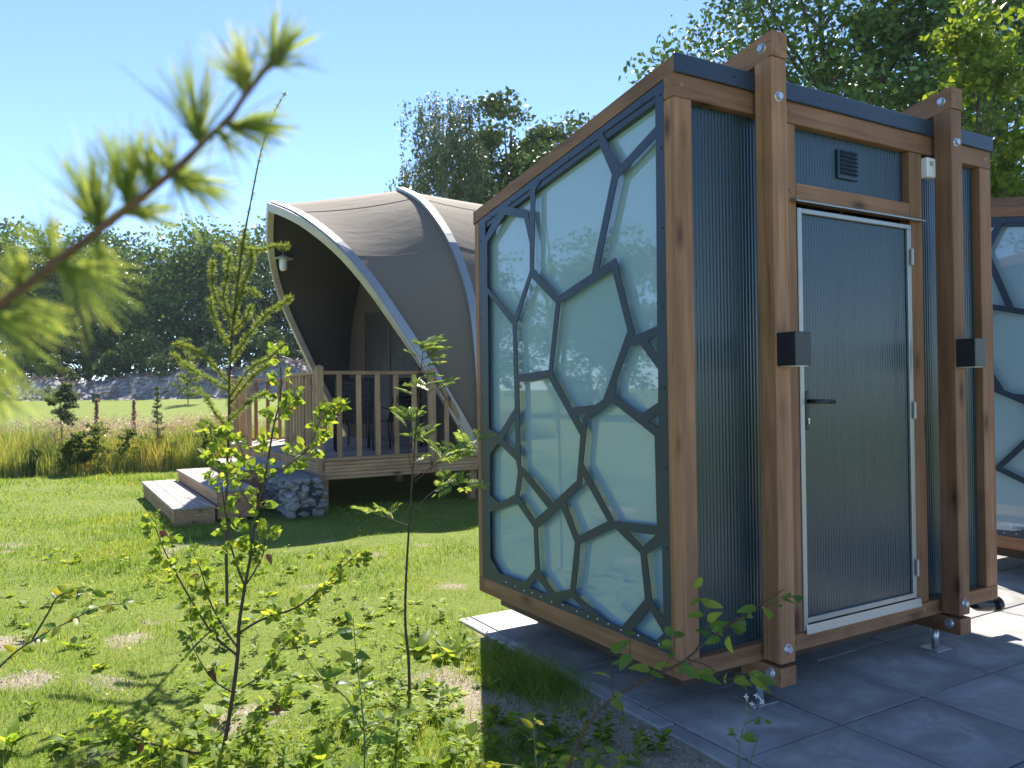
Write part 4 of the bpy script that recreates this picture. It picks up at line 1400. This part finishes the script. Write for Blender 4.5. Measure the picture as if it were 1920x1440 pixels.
# crumbs of soil, grit and small stones on the bare strip and worn patches
n = 26000
x = r.uniform(-3.2, 1.6, n); y = r.uniform(2.3, 6.2, n)
lx, ly = local_c(x, y)
k = (lx < -.08) & (r.random(n) < soil_amount(x, y) ** 1.5)
x, y = x[k], y[k]
n = len(x)
s = r.uniform(.003, .011, n) * np.where(r.random(n) < .05, 2.0, 1.0)
C = np.stack([x, y, ground_z(x, y) + s * .2], 1)
T = np.array([[1, 0, -.4], [-.5, .87, -.4], [-.5, -.87, -.4], [0, 0, .75]])
rot = r.uniform(0, 6.28, n)
cs, sn = np.cos(rot)[:, None], np.sin(rot)[:, None]
jit = r.uniform(.6, 1.4, (n, 4))
TX = (T[:, 0] * cs - T[:, 1] * sn) * jit; TY = (T[:, 0] * sn + T[:, 1] * cs) * jit; TZ = T[:, 2] * jit
V = C[:, None, :] + np.stack([TX, TY, TZ], 2) * s[:, None, None]
base = (np.arange(n) * 4)[:, None]
F_ = np.concatenate([base + np.array([[a, b_, c]]) for a, b_, c in ((0, 1, 3), (1, 2, 3), (2, 0, 3))], 0)
L_SOIL = leaf_mat('soil_crumb', [(0.0, (0.16, 0.12, 0.085)), (0.6, (0.36, 0.29, 0.22)), (1.0, (0.55, 0.48, 0.40))], 0.0, .9, .1)
tag(place('soil_crumbs', np_mesh('soil_crumbs', V.reshape(-1, 3), F_, L_SOIL)), 'loose sandy crumbs and grit on the bare soil', 'soil', kind='stuff')

# ------------------------------------------------------------------ foreground plants
M_TWIG = plain('brown_twig_bark', (0.085, 0.055, 0.040), 0.75, 0, 0.35, 40.0, 0.3, 0.3)
M_TWIGR = plain('reddish_larch_bark', (0.16, 0.085, 0.06), 0.75, 0, 0.35, 60.0, 0.3, 0.3)
M_GREENSTEM = plain('green_stem', (0.13, 0.17, 0.06), 0.6, 0, 0.25, 30.0, 0.3)
L_ALDER = leaf_mat('young_shrub_leaf', [(0.0, (0.11, 0.18, 0.035)), (0.5, (0.20, 0.29, 0.05)), (0.85, (0.30, 0.37, 0.06)), (1.0, (0.40, 0.43, 0.08))], 0.6, spec=.25)
L_DEAD = leaf_mat('dry_brown_leaf', [(0.0, (0.14, 0.06, 0.03)), (1.0, (0.25, 0.12, 0.06))], 0.3, tint=(1.1, .8, .5))
L_ROWAN = leaf_mat('rowan_leaflet', [(0.0, (0.13, 0.20, 0.07)), (0.7, (0.22, 0.31, 0.10)), (1.0, (0.38, 0.42, 0.14))], 0.55, spec=.25)
L_CHERRY = leaf_mat('glossy_leaf', [(0.0, (0.08, 0.16, 0.035)), (0.6, (0.16, 0.26, 0.045)), (1.0, (0.33, 0.38, 0.06))], 0.55, .42, .3)
L_YELLOW = leaf_mat('yellowing_leaf', [(0.0, (0.30, 0.34, 0.03)), (1.0, (0.48, 0.42, 0.04))], 0.5)
L_WEED = leaf_mat('weed_leaf', [(0.0, (0.13, 0.21, 0.03)), (0.6, (0.22, 0.33, 0.045)), (1.0, (0.38, 0.44, 0.07))], 0.6, .5, .2)


def leaf_mesh(name, mat, L, W, fold=0.18, curl=0.2, tip=0.35, serr=0.0, n=6):
    """one leaf along +X, face up, stalk at the origin"""
    m = MB()
    for i in range(n + 1):
        t = i / n
        w = W / 2 * (math.sin(math.pi * min(1, t ** (0.75 - tip * .3))) ** .8 if 0 < t < 1 else 0.02)
        if serr and 0 < i < n:
            w *= 1 + serr * (1 if i % 2 else -1)
        z = -curl * L * t * t
        m.v += [(L * t, -w, z + fold * w), (L * t, 0, z), (L * t, w, z + fold * w)]
    for i in range(n):
        b_ = i * 3
        m.f += [(b_, b_ + 3, b_ + 4, b_ + 1), (b_ + 1, b_ + 4, b_ + 5, b_ + 2)]
    return m.mesh(name, mat, True)


def orient(p, d, up, roll, s):
    """matrix putting +X along d with +Z near up"""
    d = d.normalized()
    z_ = up - d * up.dot(d)
    if z_.length < 1e-4:
        z_ = Vector((0, 1, 0)) - d * d.y
    z_.normalize()
    y_ = z_.cross(d)
    R_ = Matrix(((d.x, y_.x, z_.x, 0), (d.y, y_.y, z_.y, 0), (d.z, y_.z, z_.z, 0), (0, 0, 0, 1)))
    return Matrix.Translation(p) @ R_ @ Matrix.Rotation(roll, 4, 'X') @ Matrix.Scale(s, 4)


def curve_pts(pts, k=4):
    """Catmull-Rom through pts"""
    P = [pts[0]] + list(pts) + [pts[-1]]
    out = []
    for i in range(1, len(P) - 2):
        for j in range(k):
            t = j / k
            a, b_, c, d = P[i - 1], P[i], P[i + 1], P[i + 2]
            out.append(0.5 * ((2 * b_) + (c - a) * t + (2 * a - 5 * b_ + 4 * c - d) * t * t + (3 * b_ - a - 3 * c + d) * t ** 3))
    out.append(P[-2])
    return out


def px_branch(pts, y0, dy=0.0):
    n = max(1, len(pts) - 1)
    return curve_pts([pix(a, b_, y0 + dy * (i / n) ** 1.2) for i, (a, b_) in enumerate(pts)])


def along(pts, t):
    t = min(max(t, 0), .9999) * (len(pts) - 1)
    i = int(t)
    return pts[i].lerp(pts[i + 1], t - i), (pts[i + 1] - pts[i]).normalized()


def leafy(R, pts, meshes, n, t0, rr, size=(0.75, 1.25), out=0.8, droop=0.1, pet=0.012, cluster=1):
    for k in range(n):
        t = t0 + (1 - t0) * (k + rr.uniform(0, .9)) / n
        p, d = along(pts, t)
        for c in range(cluster):
            a = rr.uniform(0, 6.283)
            side = Vector((math.cos(a), math.sin(a), rr.uniform(-.5, .5)))
            dd = (d * (1 - out) * rr.uniform(.3, 1.2) + side * out + Vector((0, 0, -droop + rr.uniform(-.15, .15)))).normalized()
            q_ = p + dd * pet * rr.uniform(.6, 1.4)
            up = Vector((rr.gauss(0, .75), rr.gauss(0, .6) - .7, .8))
            place('leaf', rr.choice(meshes), R, orient(q_, dd, up, rr.uniform(-.5, .5), rr.uniform(*size)))


def root_at(name, p, label, cat, group=None):
    """thing whose children are given in world coordinates"""
    R = empty(name, (0, 0, 0))
    tag(R, label, cat, group)
    return R


# --- young alder-like shrub, near, left of the middle
rr = random.Random(5)
Y0 = 3.35
R = root_at('young_shrub', None, 'young many-stemmed shrub with small round leaves, nearest the camera left of centre', 'shrub')
g0 = pixz(419, 1405, -.02)
main = [(421, 1394), (437, 1298), (446, 1223), (448, 1173), (460, 1094), (471, 1036), (479, 965), (496, 902), (506, 840), (515, 790), (525, 750), (527, 700), (519, 655)]
brs = [(main, 0.0, .0095, .002), ([(458, 1096), (444, 1060), (430, 1010), (418, 930), (405, 860), (392, 800)], -.15, .005, .0015), ([(463, 1094), (490, 1048), (497, 1015), (505, 985)], .1, .004, .0012),
       ([(446, 1215), (415, 1170), (392, 1123), (378, 1073), (360, 1030)], .15, .005, .0014), ([(444, 1228), (400, 1190), (362, 1131), (330, 1075), (305, 1025), (284, 968)], -.2, .006, .0014),
       ([(450, 1186), (492, 1161), (554, 1140), (600, 1105), (640, 1065), (676, 1033)], -.15, .006, .0014), ([(419, 1420), (333, 1405), (258, 1386), (215, 1355), (190, 1336)], -.3, .006, .0015),
       ([(490, 905), (529, 879), (577, 842), (600, 790), (622, 765), (640, 757)], -.1, .004, .0012), ([(452, 1290), (495, 1262), (530, 1215), (560, 1190)], .1, .004, .0012),
       ([(440, 1300), (400, 1275), (370, 1230), (355, 1190)], -.2, .004, .0012), ([(425, 1390), (470, 1370), (505, 1330), (530, 1300)], -.2, .004, .0012),
       ([(516, 790), (540, 760), (548, 735)], .05, .003, .001), ([(480, 960), (455, 925), (440, 880), (425, 850)], .1, .003, .001), ([(497, 900), (470, 880), (445, 830), (418, 800)], -.1, .003, .001)]
LA = [leaf_mesh('leaf', L_ALDER, .056, .050, .2, .15, .1, .06), leaf_mesh('leaf', L_ALDER, .048, .042, .3, .3, .1, .06), leaf_mesh('leaf', L_ALDER, .062, .050, .12, .1, .2, .06)]


def sprig(n, L, W, seed):
    q = random.Random(seed)
    m = MB()
    for k in range(n):
        a = k * 2.4 + q.uniform(-.5, .5)
        base = leaf_mesh('tmp', L_ALDER, L * q.uniform(.7, 1.1), W * q.uniform(.7, 1.1), q.uniform(.1, .35), q.uniform(.05, .35), .1, .07, 5)
        M_ = Matrix.Translation((k * L * .16, 0, 0)) @ Matrix.Rotation(a, 4, 'X') @ Matrix.Rotation(q.uniform(-1.1, -.5), 4, 'Y') @ Matrix.Rotation(q.uniform(-.8, .8), 4, 'X') @ Matrix.Translation((L * .15, 0, 0))
        m.add([M_ @ v.co for v in base.vertices], [tuple(p.vertices) for p in base.polygons])
        bpy.data.meshes.remove(base)
    return m.mesh('leaf', L_ALDER, True)


LA = [sprig(5, .036, .030, 1), sprig(7, .032, .027, 2), sprig(5, .037, .031, 3), sprig(6, .030, .026, 4)]
LD = [leaf_mesh('leaf', L_DEAD, .060, .036, .5, .4, .2)]
cnt = [30, 26, 12, 20, 30, 32, 32, 28, 14, 10, 16, 8, 14, 14]
for k, (pp, dy, r0, r1) in enumerate(brs):
    P = px_branch(pp, Y0, dy)
    if k == 0:
        P = [g0] + P
    if k == 6:
        P = px_branch(pp, Y0 - .02, dy)
    MB().tube(P, list(np.linspace(r0, r1, len(P))), 7).build('stem' if k == 0 else 'branch', M_TWIG, R, True)
    leafy(R, P, LA, cnt[k], .42 if k == 0 else .2, rr, (.65, 1.2), .75, .05, .010)
    leafy(R, P, LD, 1, .2, rr, (.7, 1.0), .6, .6)

# --- rowan sapling
rr = random.Random(6)
Yr = 3.88
R = root_at('rowan_sapling', None, 'slender rowan sapling with feathery leaves standing before the deck and cabin', 'sapling')
main = [(768, 1318), (766, 1236), (760, 1173), (761, 1090), (767, 986), (771, 923), (777, 840), (783, 760), (790, 690), (794, 645)]
P = [pixz(768, 1324, -.02)] + px_branch(main, Yr)
MB().tube(P, list(np.linspace(.0085, .0016, len(P))), 7).build('stem', M_TWIG, R, True)


def pinnate(mat, L, pairs, lw):
    m = MB()
    m.tube([(0, 0, 0), (L * .5, 0, .01), (L, 0, -.01)], [.0012, .0009, .0005], 4)
    for i in range(pairs + 1):
        t = .28 + .72 * i / pairs
        zt = .01 - .02 * abs(t - .5)
        for s in ((-1, 1) if i < pairs else (0,)):
            a = s * rad(62) if s else 0
            ll = lw * (1.1 - .35 * abs(t - .55))
            dx, dy = math.cos(a), math.sin(a)
            px_, py_ = -dy, dx
            o = Vector((L * t, 0, zt))
            w = ll * .17
            m.add([o, o + Vector((dx * ll * .45 + px_ * w, dy * ll * .45 + py_ * w, .004)), o + Vector((dx * ll, dy * ll, -.006)), o + Vector((dx * ll * .45 - px_ * w, dy * ll * .45 - py_ * w, .004))], [(0, 1, 2, 3)])
    return m.mesh('compound_leaf', mat)


PL = [pinnate(L_ROWAN, .115, 6, .046), pinnate(L_ROWAN, .10, 5, .044), pinnate(L_ROWAN, .125, 7, .048)]
side = [([(767, 986), (745, 978), (720, 968), (700, 962)], -.05, 5), ([(775, 962), (800, 932), (840, 905), (868, 915)], -.08, 8), ([(776, 905), (815, 872), (855, 852), (888, 828)], .05, 9),
        ([(775, 895), (800, 880), (830, 862), (850, 845)], -.1, 6), ([(772, 880), (766, 850), (768, 815), (770, 785)], .05, 5), ([(783, 760), (800, 740), (815, 728)], 0, 3), ([(778, 830), (760, 800), (755, 790)], .03, 3)]
for pp, dy, n in side:
    B = px_branch(pp, Yr, dy)
    MB().tube(B, list(np.linspace(.0026, .001, len(B))), 5).build('branch', M_TWIG, R, True)
    for k in range(n):
        p, d = along(B, .45 + .55 * (k + .5) / n)
        a = rr.uniform(0, 6.28)
        dd = (d * .5 + Vector((math.cos(a), math.sin(a) * .7, rr.uniform(-.2, .45)))).normalized()
        place('compound_leaf', rr.choice(PL), R, orient(p, dd, Vector((rr.gauss(0, .4), -.5, 1)), rr.uniform(-.5, .5), rr.uniform(.8, 1.15)))
for t, n in ((.80, 1), (.83, 2), (.86, 2), (.89, 2), (.92, 3), (.95, 4), (.985, 6), (.64, 1), (.7, 2)):
    for k in range(n):
        p, d = along(P, t)
        a = rr.uniform(0, 6.28)
        dd = Vector((math.cos(a), math.sin(a), rr.uniform(.0, .6))).normalized()
        place('compound_leaf', rr.choice(PL), R, orient(p, dd, Vector((rr.gauss(0, .3), -.4, 1)), rr.uniform(-.4, .4), rr.uniform(.7, 1.1)))

# --- tall larch sapling behind the shrub
rng2 = np.random.default_rng(17)
rr = random.Random(17)
Yl = 5.42
R = root_at('larch_sapling', None, 'tall thin larch sapling with bare leader reaching above the treeline', 'sapling')
main = [(426, 1150), (424, 1000), (425, 900), (429, 800), (431, 690), (441, 570), (456, 455), (472, 370), (488, 290), (505, 235), (520, 200), (536, 172)]
P = [pixz(426, 1156, -.02)] + px_branch(main, Yl)
MB().tube(P, list(np.linspace(.011, .0018, len(P))), 7).build('stem', M_TWIG, R, True)


def needle_strip(pts, per_m, tuft, n_needles=10):
    """needle tufts along a twig, all of one twig in one mesh"""
    Ls = sum((b_ - a).length for a, b_ in zip(pts[:-1], pts[1:]))
    n = max(3, int(Ls * per_m))
    V, F_ = [], []
    for k in range(n):
        p, d = along(pts, (k + rr.random()) / n)
        ax = rr.uniform(0, 6.28)
        s0 = Vector((math.cos(ax), math.sin(ax), rr.uniform(-.2, .9))).normalized()
        for i in range(n_needles):
            a = (s0 * .8 + Vector((rr.gauss(0, .6), rr.gauss(0, .6), rr.gauss(0, .6)))).normalized()
            L = tuft * rr.uniform(.7, 1.2)
            w = a.cross(Vector((rr.gauss(0, 1), rr.gauss(0, 1), rr.gauss(0, 1)))).normalized() * tuft * .06
            b_ = len(V)
            V += [p - w, p + w, p + a * L + w * .4, p + a * L - w * .4]
            F_.append((b_, b_ + 1, b_ + 2, b_ + 3))
    return np_mesh('needles', np.array([tuple(v) for v in V]), np.array(F_), L_LARCH)


side = [([(455, 465), (490, 470), (515, 462), (540, 461)], -.2), ([(443, 555), (470, 545), (485, 555)], .2), ([(432, 680), (465, 630), (500, 590), (548, 558)], -.3), ([(446, 520), (420, 470), (405, 465)], .2),
        ([(438, 600), (405, 560), (398, 520), (400, 490)], -.2), ([(433, 650), (405, 610), (393, 560)], .2), ([(430, 720), (395, 680), (360, 655), (330, 645)], -.3), ([(430, 735), (390, 710), (355, 690), (325, 665)], .3),
        ([(430, 745), (470, 690), (500, 675), (532, 647)], -.2), ([(429, 760), (465, 715), (495, 690), (510, 678)], .25), ([(428, 790), (470, 752), (500, 738)], -.2), ([(428, 800), (400, 770), (385, 740)], .2),
        ([(440, 590), (455, 540), (470, 500), (472, 470)], .15), ([(436, 630), (420, 560), (425, 520), (430, 480)], -.1), ([(437, 620), (460, 600), (470, 575)], -.2), ([(427, 850), (400, 800), (380, 790)], .2),
        ([(425, 960), (370, 940), (330, 928)], -.1), ([(425, 1000), (470, 945), (500, 935)], .1)]
for k, (pp, dy) in enumerate(side):
    B = px_branch(pp, Yl, dy)
    bo = MB().tube(B, list(np.linspace(.004, .0012, len(B))), 5).build('branch', M_TWIG, R, True)
    if k < 16:
        place('needles', needle_strip(B, 105, .037, 14), bo)
st = P[int(len(P) * .44):int(len(P) * .60)]
place('needles', needle_strip(st, 125, .037, 14), R)
st = P[int(len(P) * .58):]
place('needles', needle_strip(st, 40, .03, 10), R)

# --- larch twig close to the lens, from a sapling standing left of the picture
rr = random.Random(23)
L_NEAR = leaf_mat('fresh_larch_needles', [(0.0, (0.16, 0.24, 0.10)), (0.6, (0.28, 0.36, 0.12)), (1.0, (0.42, 0.44, 0.16))], 0.6, rough=.8, spec=.02)
R = root_at('larch_twig', None, 'blurred larch twig with long needle tufts close to the camera at upper left', 'twig')
yt = .46
main = [(-160, 690), (-60, 620), (0, 572), (60, 528), (110, 488), (175, 440), (240, 390), (300, 342), (350, 298), (390, 258), (430, 222), (455, 185), (490, 140), (528, 92)]
P = px_branch(main, yt)
MB().tube(P, list(np.linspace(.0034, .0016, len(P))), 8).build('twig', M_TWIGR, R, True)
trunk_top = pix(-160, 690, yt)
tk = [Vector((trunk_top.x - .22, yt + .05, -.03)), Vector((trunk_top.x - .20, yt + .05, .7)), Vector((trunk_top.x - .18, yt + .05, 1.4)), Vector((trunk_top.x - .17, yt + .05, 2.3))]
MB().tube(tk, [.014, .011, .008, .003], 8).build('trunk', M_TWIGR, R, True)
MB().tube([tk[2], trunk_top], [.0045, .0028], 8).build('twig', M_TWIGR, R, True)


def tuft(p, d, spread, L, n):
    V, F_ = [], []
    for i in range(n):
        a = (d + Vector((rr.gauss(0, spread), rr.gauss(0, spread), rr.gauss(0, spread)))).normalized()
        l_ = L * rr.uniform(.7, 1.1)
        w = a.cross(Vector((rr.gauss(0, 1), rr.gauss(0, 1), rr.gauss(0, 1)))).normalized() * .0006
        s = Vector((rr.gauss(0, .0012), rr.gauss(0, .0012), rr.gauss(0, .0012)))
        q_ = p + s
        m_ = q_ + a * l_ * .55 + Vector((0, 0, .0015))
        b_ = len(V)
        V += [q_ - w, q_ + w, m_ + w * .9, m_ - w * .9, q_ + a * l_ + w * .4, q_ + a * l_ - w * .4]
        F_ += [(b_, b_ + 1, b_ + 2, b_ + 3), (b_ + 3, b_ + 2, b_ + 4, b_ + 5)]
    return np_mesh('needle_tuft', np.array([tuple(v) for v in V]), np.array(F_), L_NEAR)


for (bx_, by_, tx, ty, n, sp) in ((512, 118, 545, 60, 60, .45), (462, 172, 440, 85, 46, .38), (372, 262, 365, 150, 48, .33), (432, 238, 520, 240, 42, .25), (330, 335, 420, 370, 46, .42), (326, 330, 305, 255, 22, .3),
                                  (240, 380, 238, 270, 44, .3), (238, 398, 300, 405, 26, .25), (184, 428, 150, 320, 48, .35), (180, 446, 190, 480, 18, .3), (100, 492, 90, 400, 40, .32), (118, 498, 225, 590, 44, .28),
                                  (112, 500, 215, 500, 26, .25), (40, 545, 20, 470, 36, .32), (30, 560, 120, 615, 46, .28), (-10, 590, 110, 660, 40, .35), (-20, 600, -30, 500, 34, .35), (-40, 640, 20, 760, 42, .35), (-50, 690, 30, 810, 36, .4),
                                  (-60, 620, -20, 720, 30, .4), (290, 352, 255, 270, 20, .3), (405, 246, 440, 300, 14, .3)):
    a, c = pix(bx_, by_, yt), pix(tx, ty, yt + rr.uniform(-.01, .012))
    L = max((c - a).length, .022) * 1.12
    place('needle_tuft', tuft(a, (c - a).normalized(), sp, L * (1.2 if bx_ > 150 else 1.0), int(n * (2.0 if bx_ > 150 else 1.3))), R)

# --- broad-leaved plant at the bottom centre
LC = [leaf_mesh('leaf', L_CHERRY, .085, .036, .25, .25, .35), leaf_mesh('leaf', L_CHERRY, .075, .03, .35, .4, .35), leaf_mesh('leaf', L_CHERRY, .095, .034, .2, .15, .4)]
LY = [leaf_mesh('leaf', L_YELLOW, .06, .022, .3, .2, .35)]


def simple_plant(name, label, cat, stems, y0, meshes, n, seed, size, r0=.0035, t0=.15, out=.8, mat=M_GREENSTEM, base=True, droop=.0):
    rr = random.Random(seed)
    R = root_at(name, None, label, cat)
    for k, (pp, dy, nn) in enumerate(stems):
        B = px_branch(pp, y0, dy)
        if base and k == 0:
            f_ = B[0].copy(); f_.z = -.03
            B = [f_] + B
        MB().tube(B, list(np.linspace(r0, r0 * .3, len(B))), 6).build('stem', mat, R, True)
        leafy(R, B, meshes, nn, t0, rr, size, out, droop, .006)
    return R


simple_plant('cherry_seedling', 'leafy seedling with long pointed leaves at the bottom, left of the rowan stem', 'plant',
             [([(683, 1455), (683, 1380), (676, 1300), (668, 1230), (662, 1160)], 0, 16), ([(680, 1370), (650, 1310), (600, 1270), (570, 1225)], -.12, 9), ([(680, 1400), (710, 1360), (735, 1340)], .1, 6)],
             2.95, LC, 0, 31, (.7, 1.15), .004, .2)
simple_plant('arching_shrub_branch', 'arching bare-stemmed shrub branch with green leaves in front of the cabin corner', 'shrub',
             [([(1062, 1450), (1085, 1390), (1115, 1342), (1150, 1308), (1190, 1286), (1260, 1252), (1300, 1226), (1345, 1185), (1400, 1150), (1470, 1105)], -.1, 0)], 2.55, LC, 0, 32, (.5, .8), .006, .5, .8, M_TWIG)
R = bpy.data.objects['arching_shrub_branch']
rr = random.Random(33)
LB = [leaf_mesh('leaf', L_CHERRY, .07, .034, .2, .15, .35), leaf_mesh('leaf', L_CHERRY, .06, .031, .3, .3, .3)]
for pp, dy, n in (([(1290, 1232), (1330, 1200), (1380, 1165), (1440, 1135), (1500, 1115)], -.1, 11), ([(1285, 1235), (1330, 1250), (1360, 1275), (1400, 1262), (1425, 1275)], -.15, 9), ([(1300, 1226), (1325, 1180), (1320, 1140), (1316, 1098)], 0, 7),
                  ([(1182, 1288), (1182, 1230), (1180, 1190)], .05, 4), ([(1150, 1306), (1146, 1260), (1142, 1215)], .05, 2), ([(1240, 1262), (1262, 1220), (1265, 1185)], 0, 5), ([(1310, 1215), (1350, 1195), (1395, 1185)], -.05, 7),
                  ([(1190, 1286), (1215, 1262), (1225, 1255)], -.05, 4), ([(1120, 1335), (1165, 1345), (1165, 1310)], -.1, 3), ([(1290, 1230), (1300, 1255), (1312, 1270)], -.1, 4)):
    B = px_branch(pp, 2.5, dy)
    MB().tube(B, list(np.linspace(.0022, .0008, len(B))), 5).build('branch', M_TWIG, R, True)
    leafy(R, B, LB, n, .35, rr, (.7, 1.15), .7, .1, .005)
# left edge branch with yellowing leaves
simple_plant('low_leafy_branch', 'low leafy branch reaching in from the left edge over the lawn', 'shrub',
             [([(-60, 1330), (-10, 1262), (30, 1222), (80, 1190), (130, 1165), (180, 1140), (228, 1132)], -.1, 34), ([(60, 1200), (90, 1150), (110, 1118), (150, 1108), (195, 1115)], .15, 24)],
             3.3, [leaf_mesh('leaf', L_CHERRY, .06, .028, .2, .2, .3), leaf_mesh('leaf', L_YELLOW, .055, .024, .2, .2, .3), leaf_mesh('leaf', L_CHERRY, .05, .026, .3, .35, .3)], 0, 34, (.7, 1.15), .005, .35, .75, M_TWIG)
simple_plant('yellow_shoot', 'bright yellow-leaved shoot at the bottom edge below the cabin', 'plant',
             [([(1008, 1455), (1004, 1410), (1002, 1370), (1003, 1345)], 0, 6), ([(1008, 1450), (1020, 1430), (1045, 1425), (1060, 1432)], -.05, 5), ([(1006, 1450), (960, 1435), (900, 1432)], -.05, 4)], 2.62, LY, 0, 35, (.6, 1.0), .003, .3, .7)
simple_plant('ground_shoot', 'dark green leafy shoots at the bottom edge beside the paving', 'plant',
             [([(1090, 1455), (1110, 1420), (1130, 1395)], 0, 10), ([(1130, 1460), (1160, 1430), (1190, 1415)], -.05, 10), ([(1060, 1460), (1075, 1440), (1080, 1410)], .05, 6)], 2.68, LC, 0, 36, (.45, .75), .003, .2, .8)
# flowering weed at the paving edge
R = simple_plant('flowering_weed', 'weed with small white flowers in front of the cabin, at the bottom edge', 'plant',
                 [([(1384, 1455), (1387, 1400), (1392, 1370), (1402, 1345), (1412, 1322)], 0, 0), ([(1385, 1392), (1372, 1378), (1360, 1378)], 0, 2), ([(1404, 1440), (1412, 1410), (1420, 1385), (1416, 1378)], -.02, 4), ([(1396, 1358), (1420, 1348), (1432, 1350)], 0, 3), ([(1405, 1340), (1400, 1325), (1398, 1312)], .0, 0)],
                 2.72, [leaf_mesh('leaf', L_CHERRY, .045, .026, .2, .2, .25, .2)], 0, 37, (.6, 1.0), .003, .5, .7)
rr = random.Random(41)
m_petal = plain('white_petal', (0.8, 0.8, 0.78), .6)
fm = MB()
for k in range(4):
    a = k * math.pi / 2 + .4
    fm.add([(0, 0, 0), (math.cos(a - .4) * .007, math.sin(a - .4) * .007, .004), (math.cos(a) * .011, math.sin(a) * .011, .002), (math.cos(a + .4) * .007, math.sin(a + .4) * .007, .004)], [(0, 1, 2, 3)])
fm = fm.mesh('flower', m_petal)
for (a, b_) in ((1400, 1312), (1398, 1306), (1410, 1320), (1414, 1325), (1424, 1310), (1428, 1316), (1418, 1305)):
    place('flower', fm, R, orient(pix(a, b_, 2.72 + rr.uniform(-.01, .01)), Vector((rr.gauss(0, 1), -.6, rr.gauss(0, 1))), Vector((rr.gauss(0, .5), -1, .5)), 0, rr.uniform(.8, 1.1)))

# ------------------------------------------------------------------ broad-leaved weeds among the lawn
r = np.random.default_rng(101)
Cn = []
for (px, py, sx_, sy_, n) in ((560, 1330, .55, .5, 60), (830, 1330, .35, .4, 34), (640, 1220, .7, .45, 28), (520, 1180, .6, .4, 12), (880, 1210, .25, .2, 10), (330, 1380, .7, .3, 16), (300, 1180, .9, .5, 10), (60, 1400, .4, .25, 14),
                              (960, 1420, .3, .15, 12), (1130, 1400, .25, .15, 12), (820, 1440, .5, .2, 22), (1200, 1300, .12, .12, 4), (760, 1160, .5, .4, 20), (480, 1430, .5, .2, 16), (300, 1060, 1.6, 1.0, 46), (620, 1080, 1.3, .9, 46), (120, 1130, 1.2, 1.0, 30)):
    c = pixz(px, min(py, 1440), 0)
    q_ = np.stack([c.x + r.normal(0, sx_ * .7, n), c.y + r.normal(0, sy_ * .7, n)], 1)
    Cn.append(q_)
Cn = np.concatenate(Cn)
lx, ly = local_c(Cn[:, 0], Cn[:, 1])
Cn = Cn[(lx < -.12) & (Cn[:, 1] > 2.35)]
VV, FF = [], []
off = 0
for (cx, cy) in Cn:
    kind = r.integers(0, 3)
    n = (8, 16, 24)[kind]
    L = (r.uniform(.07, .15), r.uniform(.045, .08), r.uniform(.035, .055))[kind]
    hgt = (.02, .10, .14)[kind] * r.uniform(.5, 1.3)
    cz = float(ground_z(cx, cy))
    for i in range(n):
        a = r.uniform(0, 6.283)
        zb = cz + (0 if kind == 0 else hgt * (i / n))
        el = r.uniform(.15, .9)
        d = np.array([math.cos(a) * math.cos(el), math.sin(a) * math.cos(el), math.sin(el)])
        s = np.array([-math.sin(a), math.cos(a), 0])
        l_ = L * r.uniform(.6, 1.2)
        w = l_ * (.20, .24, .16)[kind]
        p = np.array([cx + r.normal(0, .006), cy + r.normal(0, .006), zb])
        up = np.cross(d, s)
        q_ = [p, p + d * l_ * .45 + s * w + up * -.1 * l_ * 0, p + d * l_ * .9 - np.array([0, 0, l_ * .25]), p + d * l_ * .45 - s * w]
        VV += q_
        FF.append((off, off + 1, off + 2, off + 3)); off += 4
tag(place('lawn_weeds', np_mesh('lawn_weeds', np.array(VV), np.array(FF), L_WEED)), 'low broad-leaved weeds scattered through the near lawn', 'weeds', kind='stuff')
# a few large dock leaves
for k, (px, py, lab, n, s) in enumerate(((785, 1225, 'dock plant with large upright leaf just right of the rowan stem', 5, 1.3), (850, 1235, 'broad bright dock leaves on the soil left of the cabin shadow', 5, 1.25), (600, 1430, 'broad-leaved weed rosette at the bottom edge under the seedling', 6, 1.0), (20, 1400, 'yellow-green weed rosette in the lower left corner', 6, 1.0))):
    p = pixz(px, py, -.02)
    rr = random.Random(60 + k)
    R = root_at('dock_plant', None, lab, 'plant', 'dock plants in the near lawn')
    lm_ = leaf_mesh('leaf', L_WEED, .15 * s, .05 * s, .25, .3, .3, .03, 8)
    for i in range(n):
        a = i * 6.283 / n + rr.uniform(-.3, .3)
        el = rr.uniform(.5, 1.2)
        place('leaf', lm_, R, orient(p, Vector((math.cos(a) * math.cos(el), math.sin(a) * math.cos(el), math.sin(el))), Vector((0, 0, 1)), rr.uniform(-.3, .3), rr.uniform(.7, 1.1)))

# ------------------------------------------------------------------ thin far haze, added also to lift the darks like lens veil
hz = bpy.data.materials.new('veil_haze')
hz.use_nodes = True
nt = hz.node_tree
nt.nodes.clear()
out_ = nt.nodes.new('ShaderNodeOutputMaterial')
pv = nt.nodes.new('ShaderNodeVolumePrincipled')
pv.inputs['Color'].default_value = (0.70, 0.86, 1.0, 1)
pv.inputs['Density'].default_value = 0.00035
pv.inputs['Anisotropy'].default_value = 0.3
nt.links.new(pv.outputs[0], out_.inputs['Volume'])
tag(MB().box(-760, 760, -760, 760, -1.1, 15.5).build('haze', hz), 'thin bluish far haze, added also as a veil that lifts the dark tones', 'haze', kind='stuff')
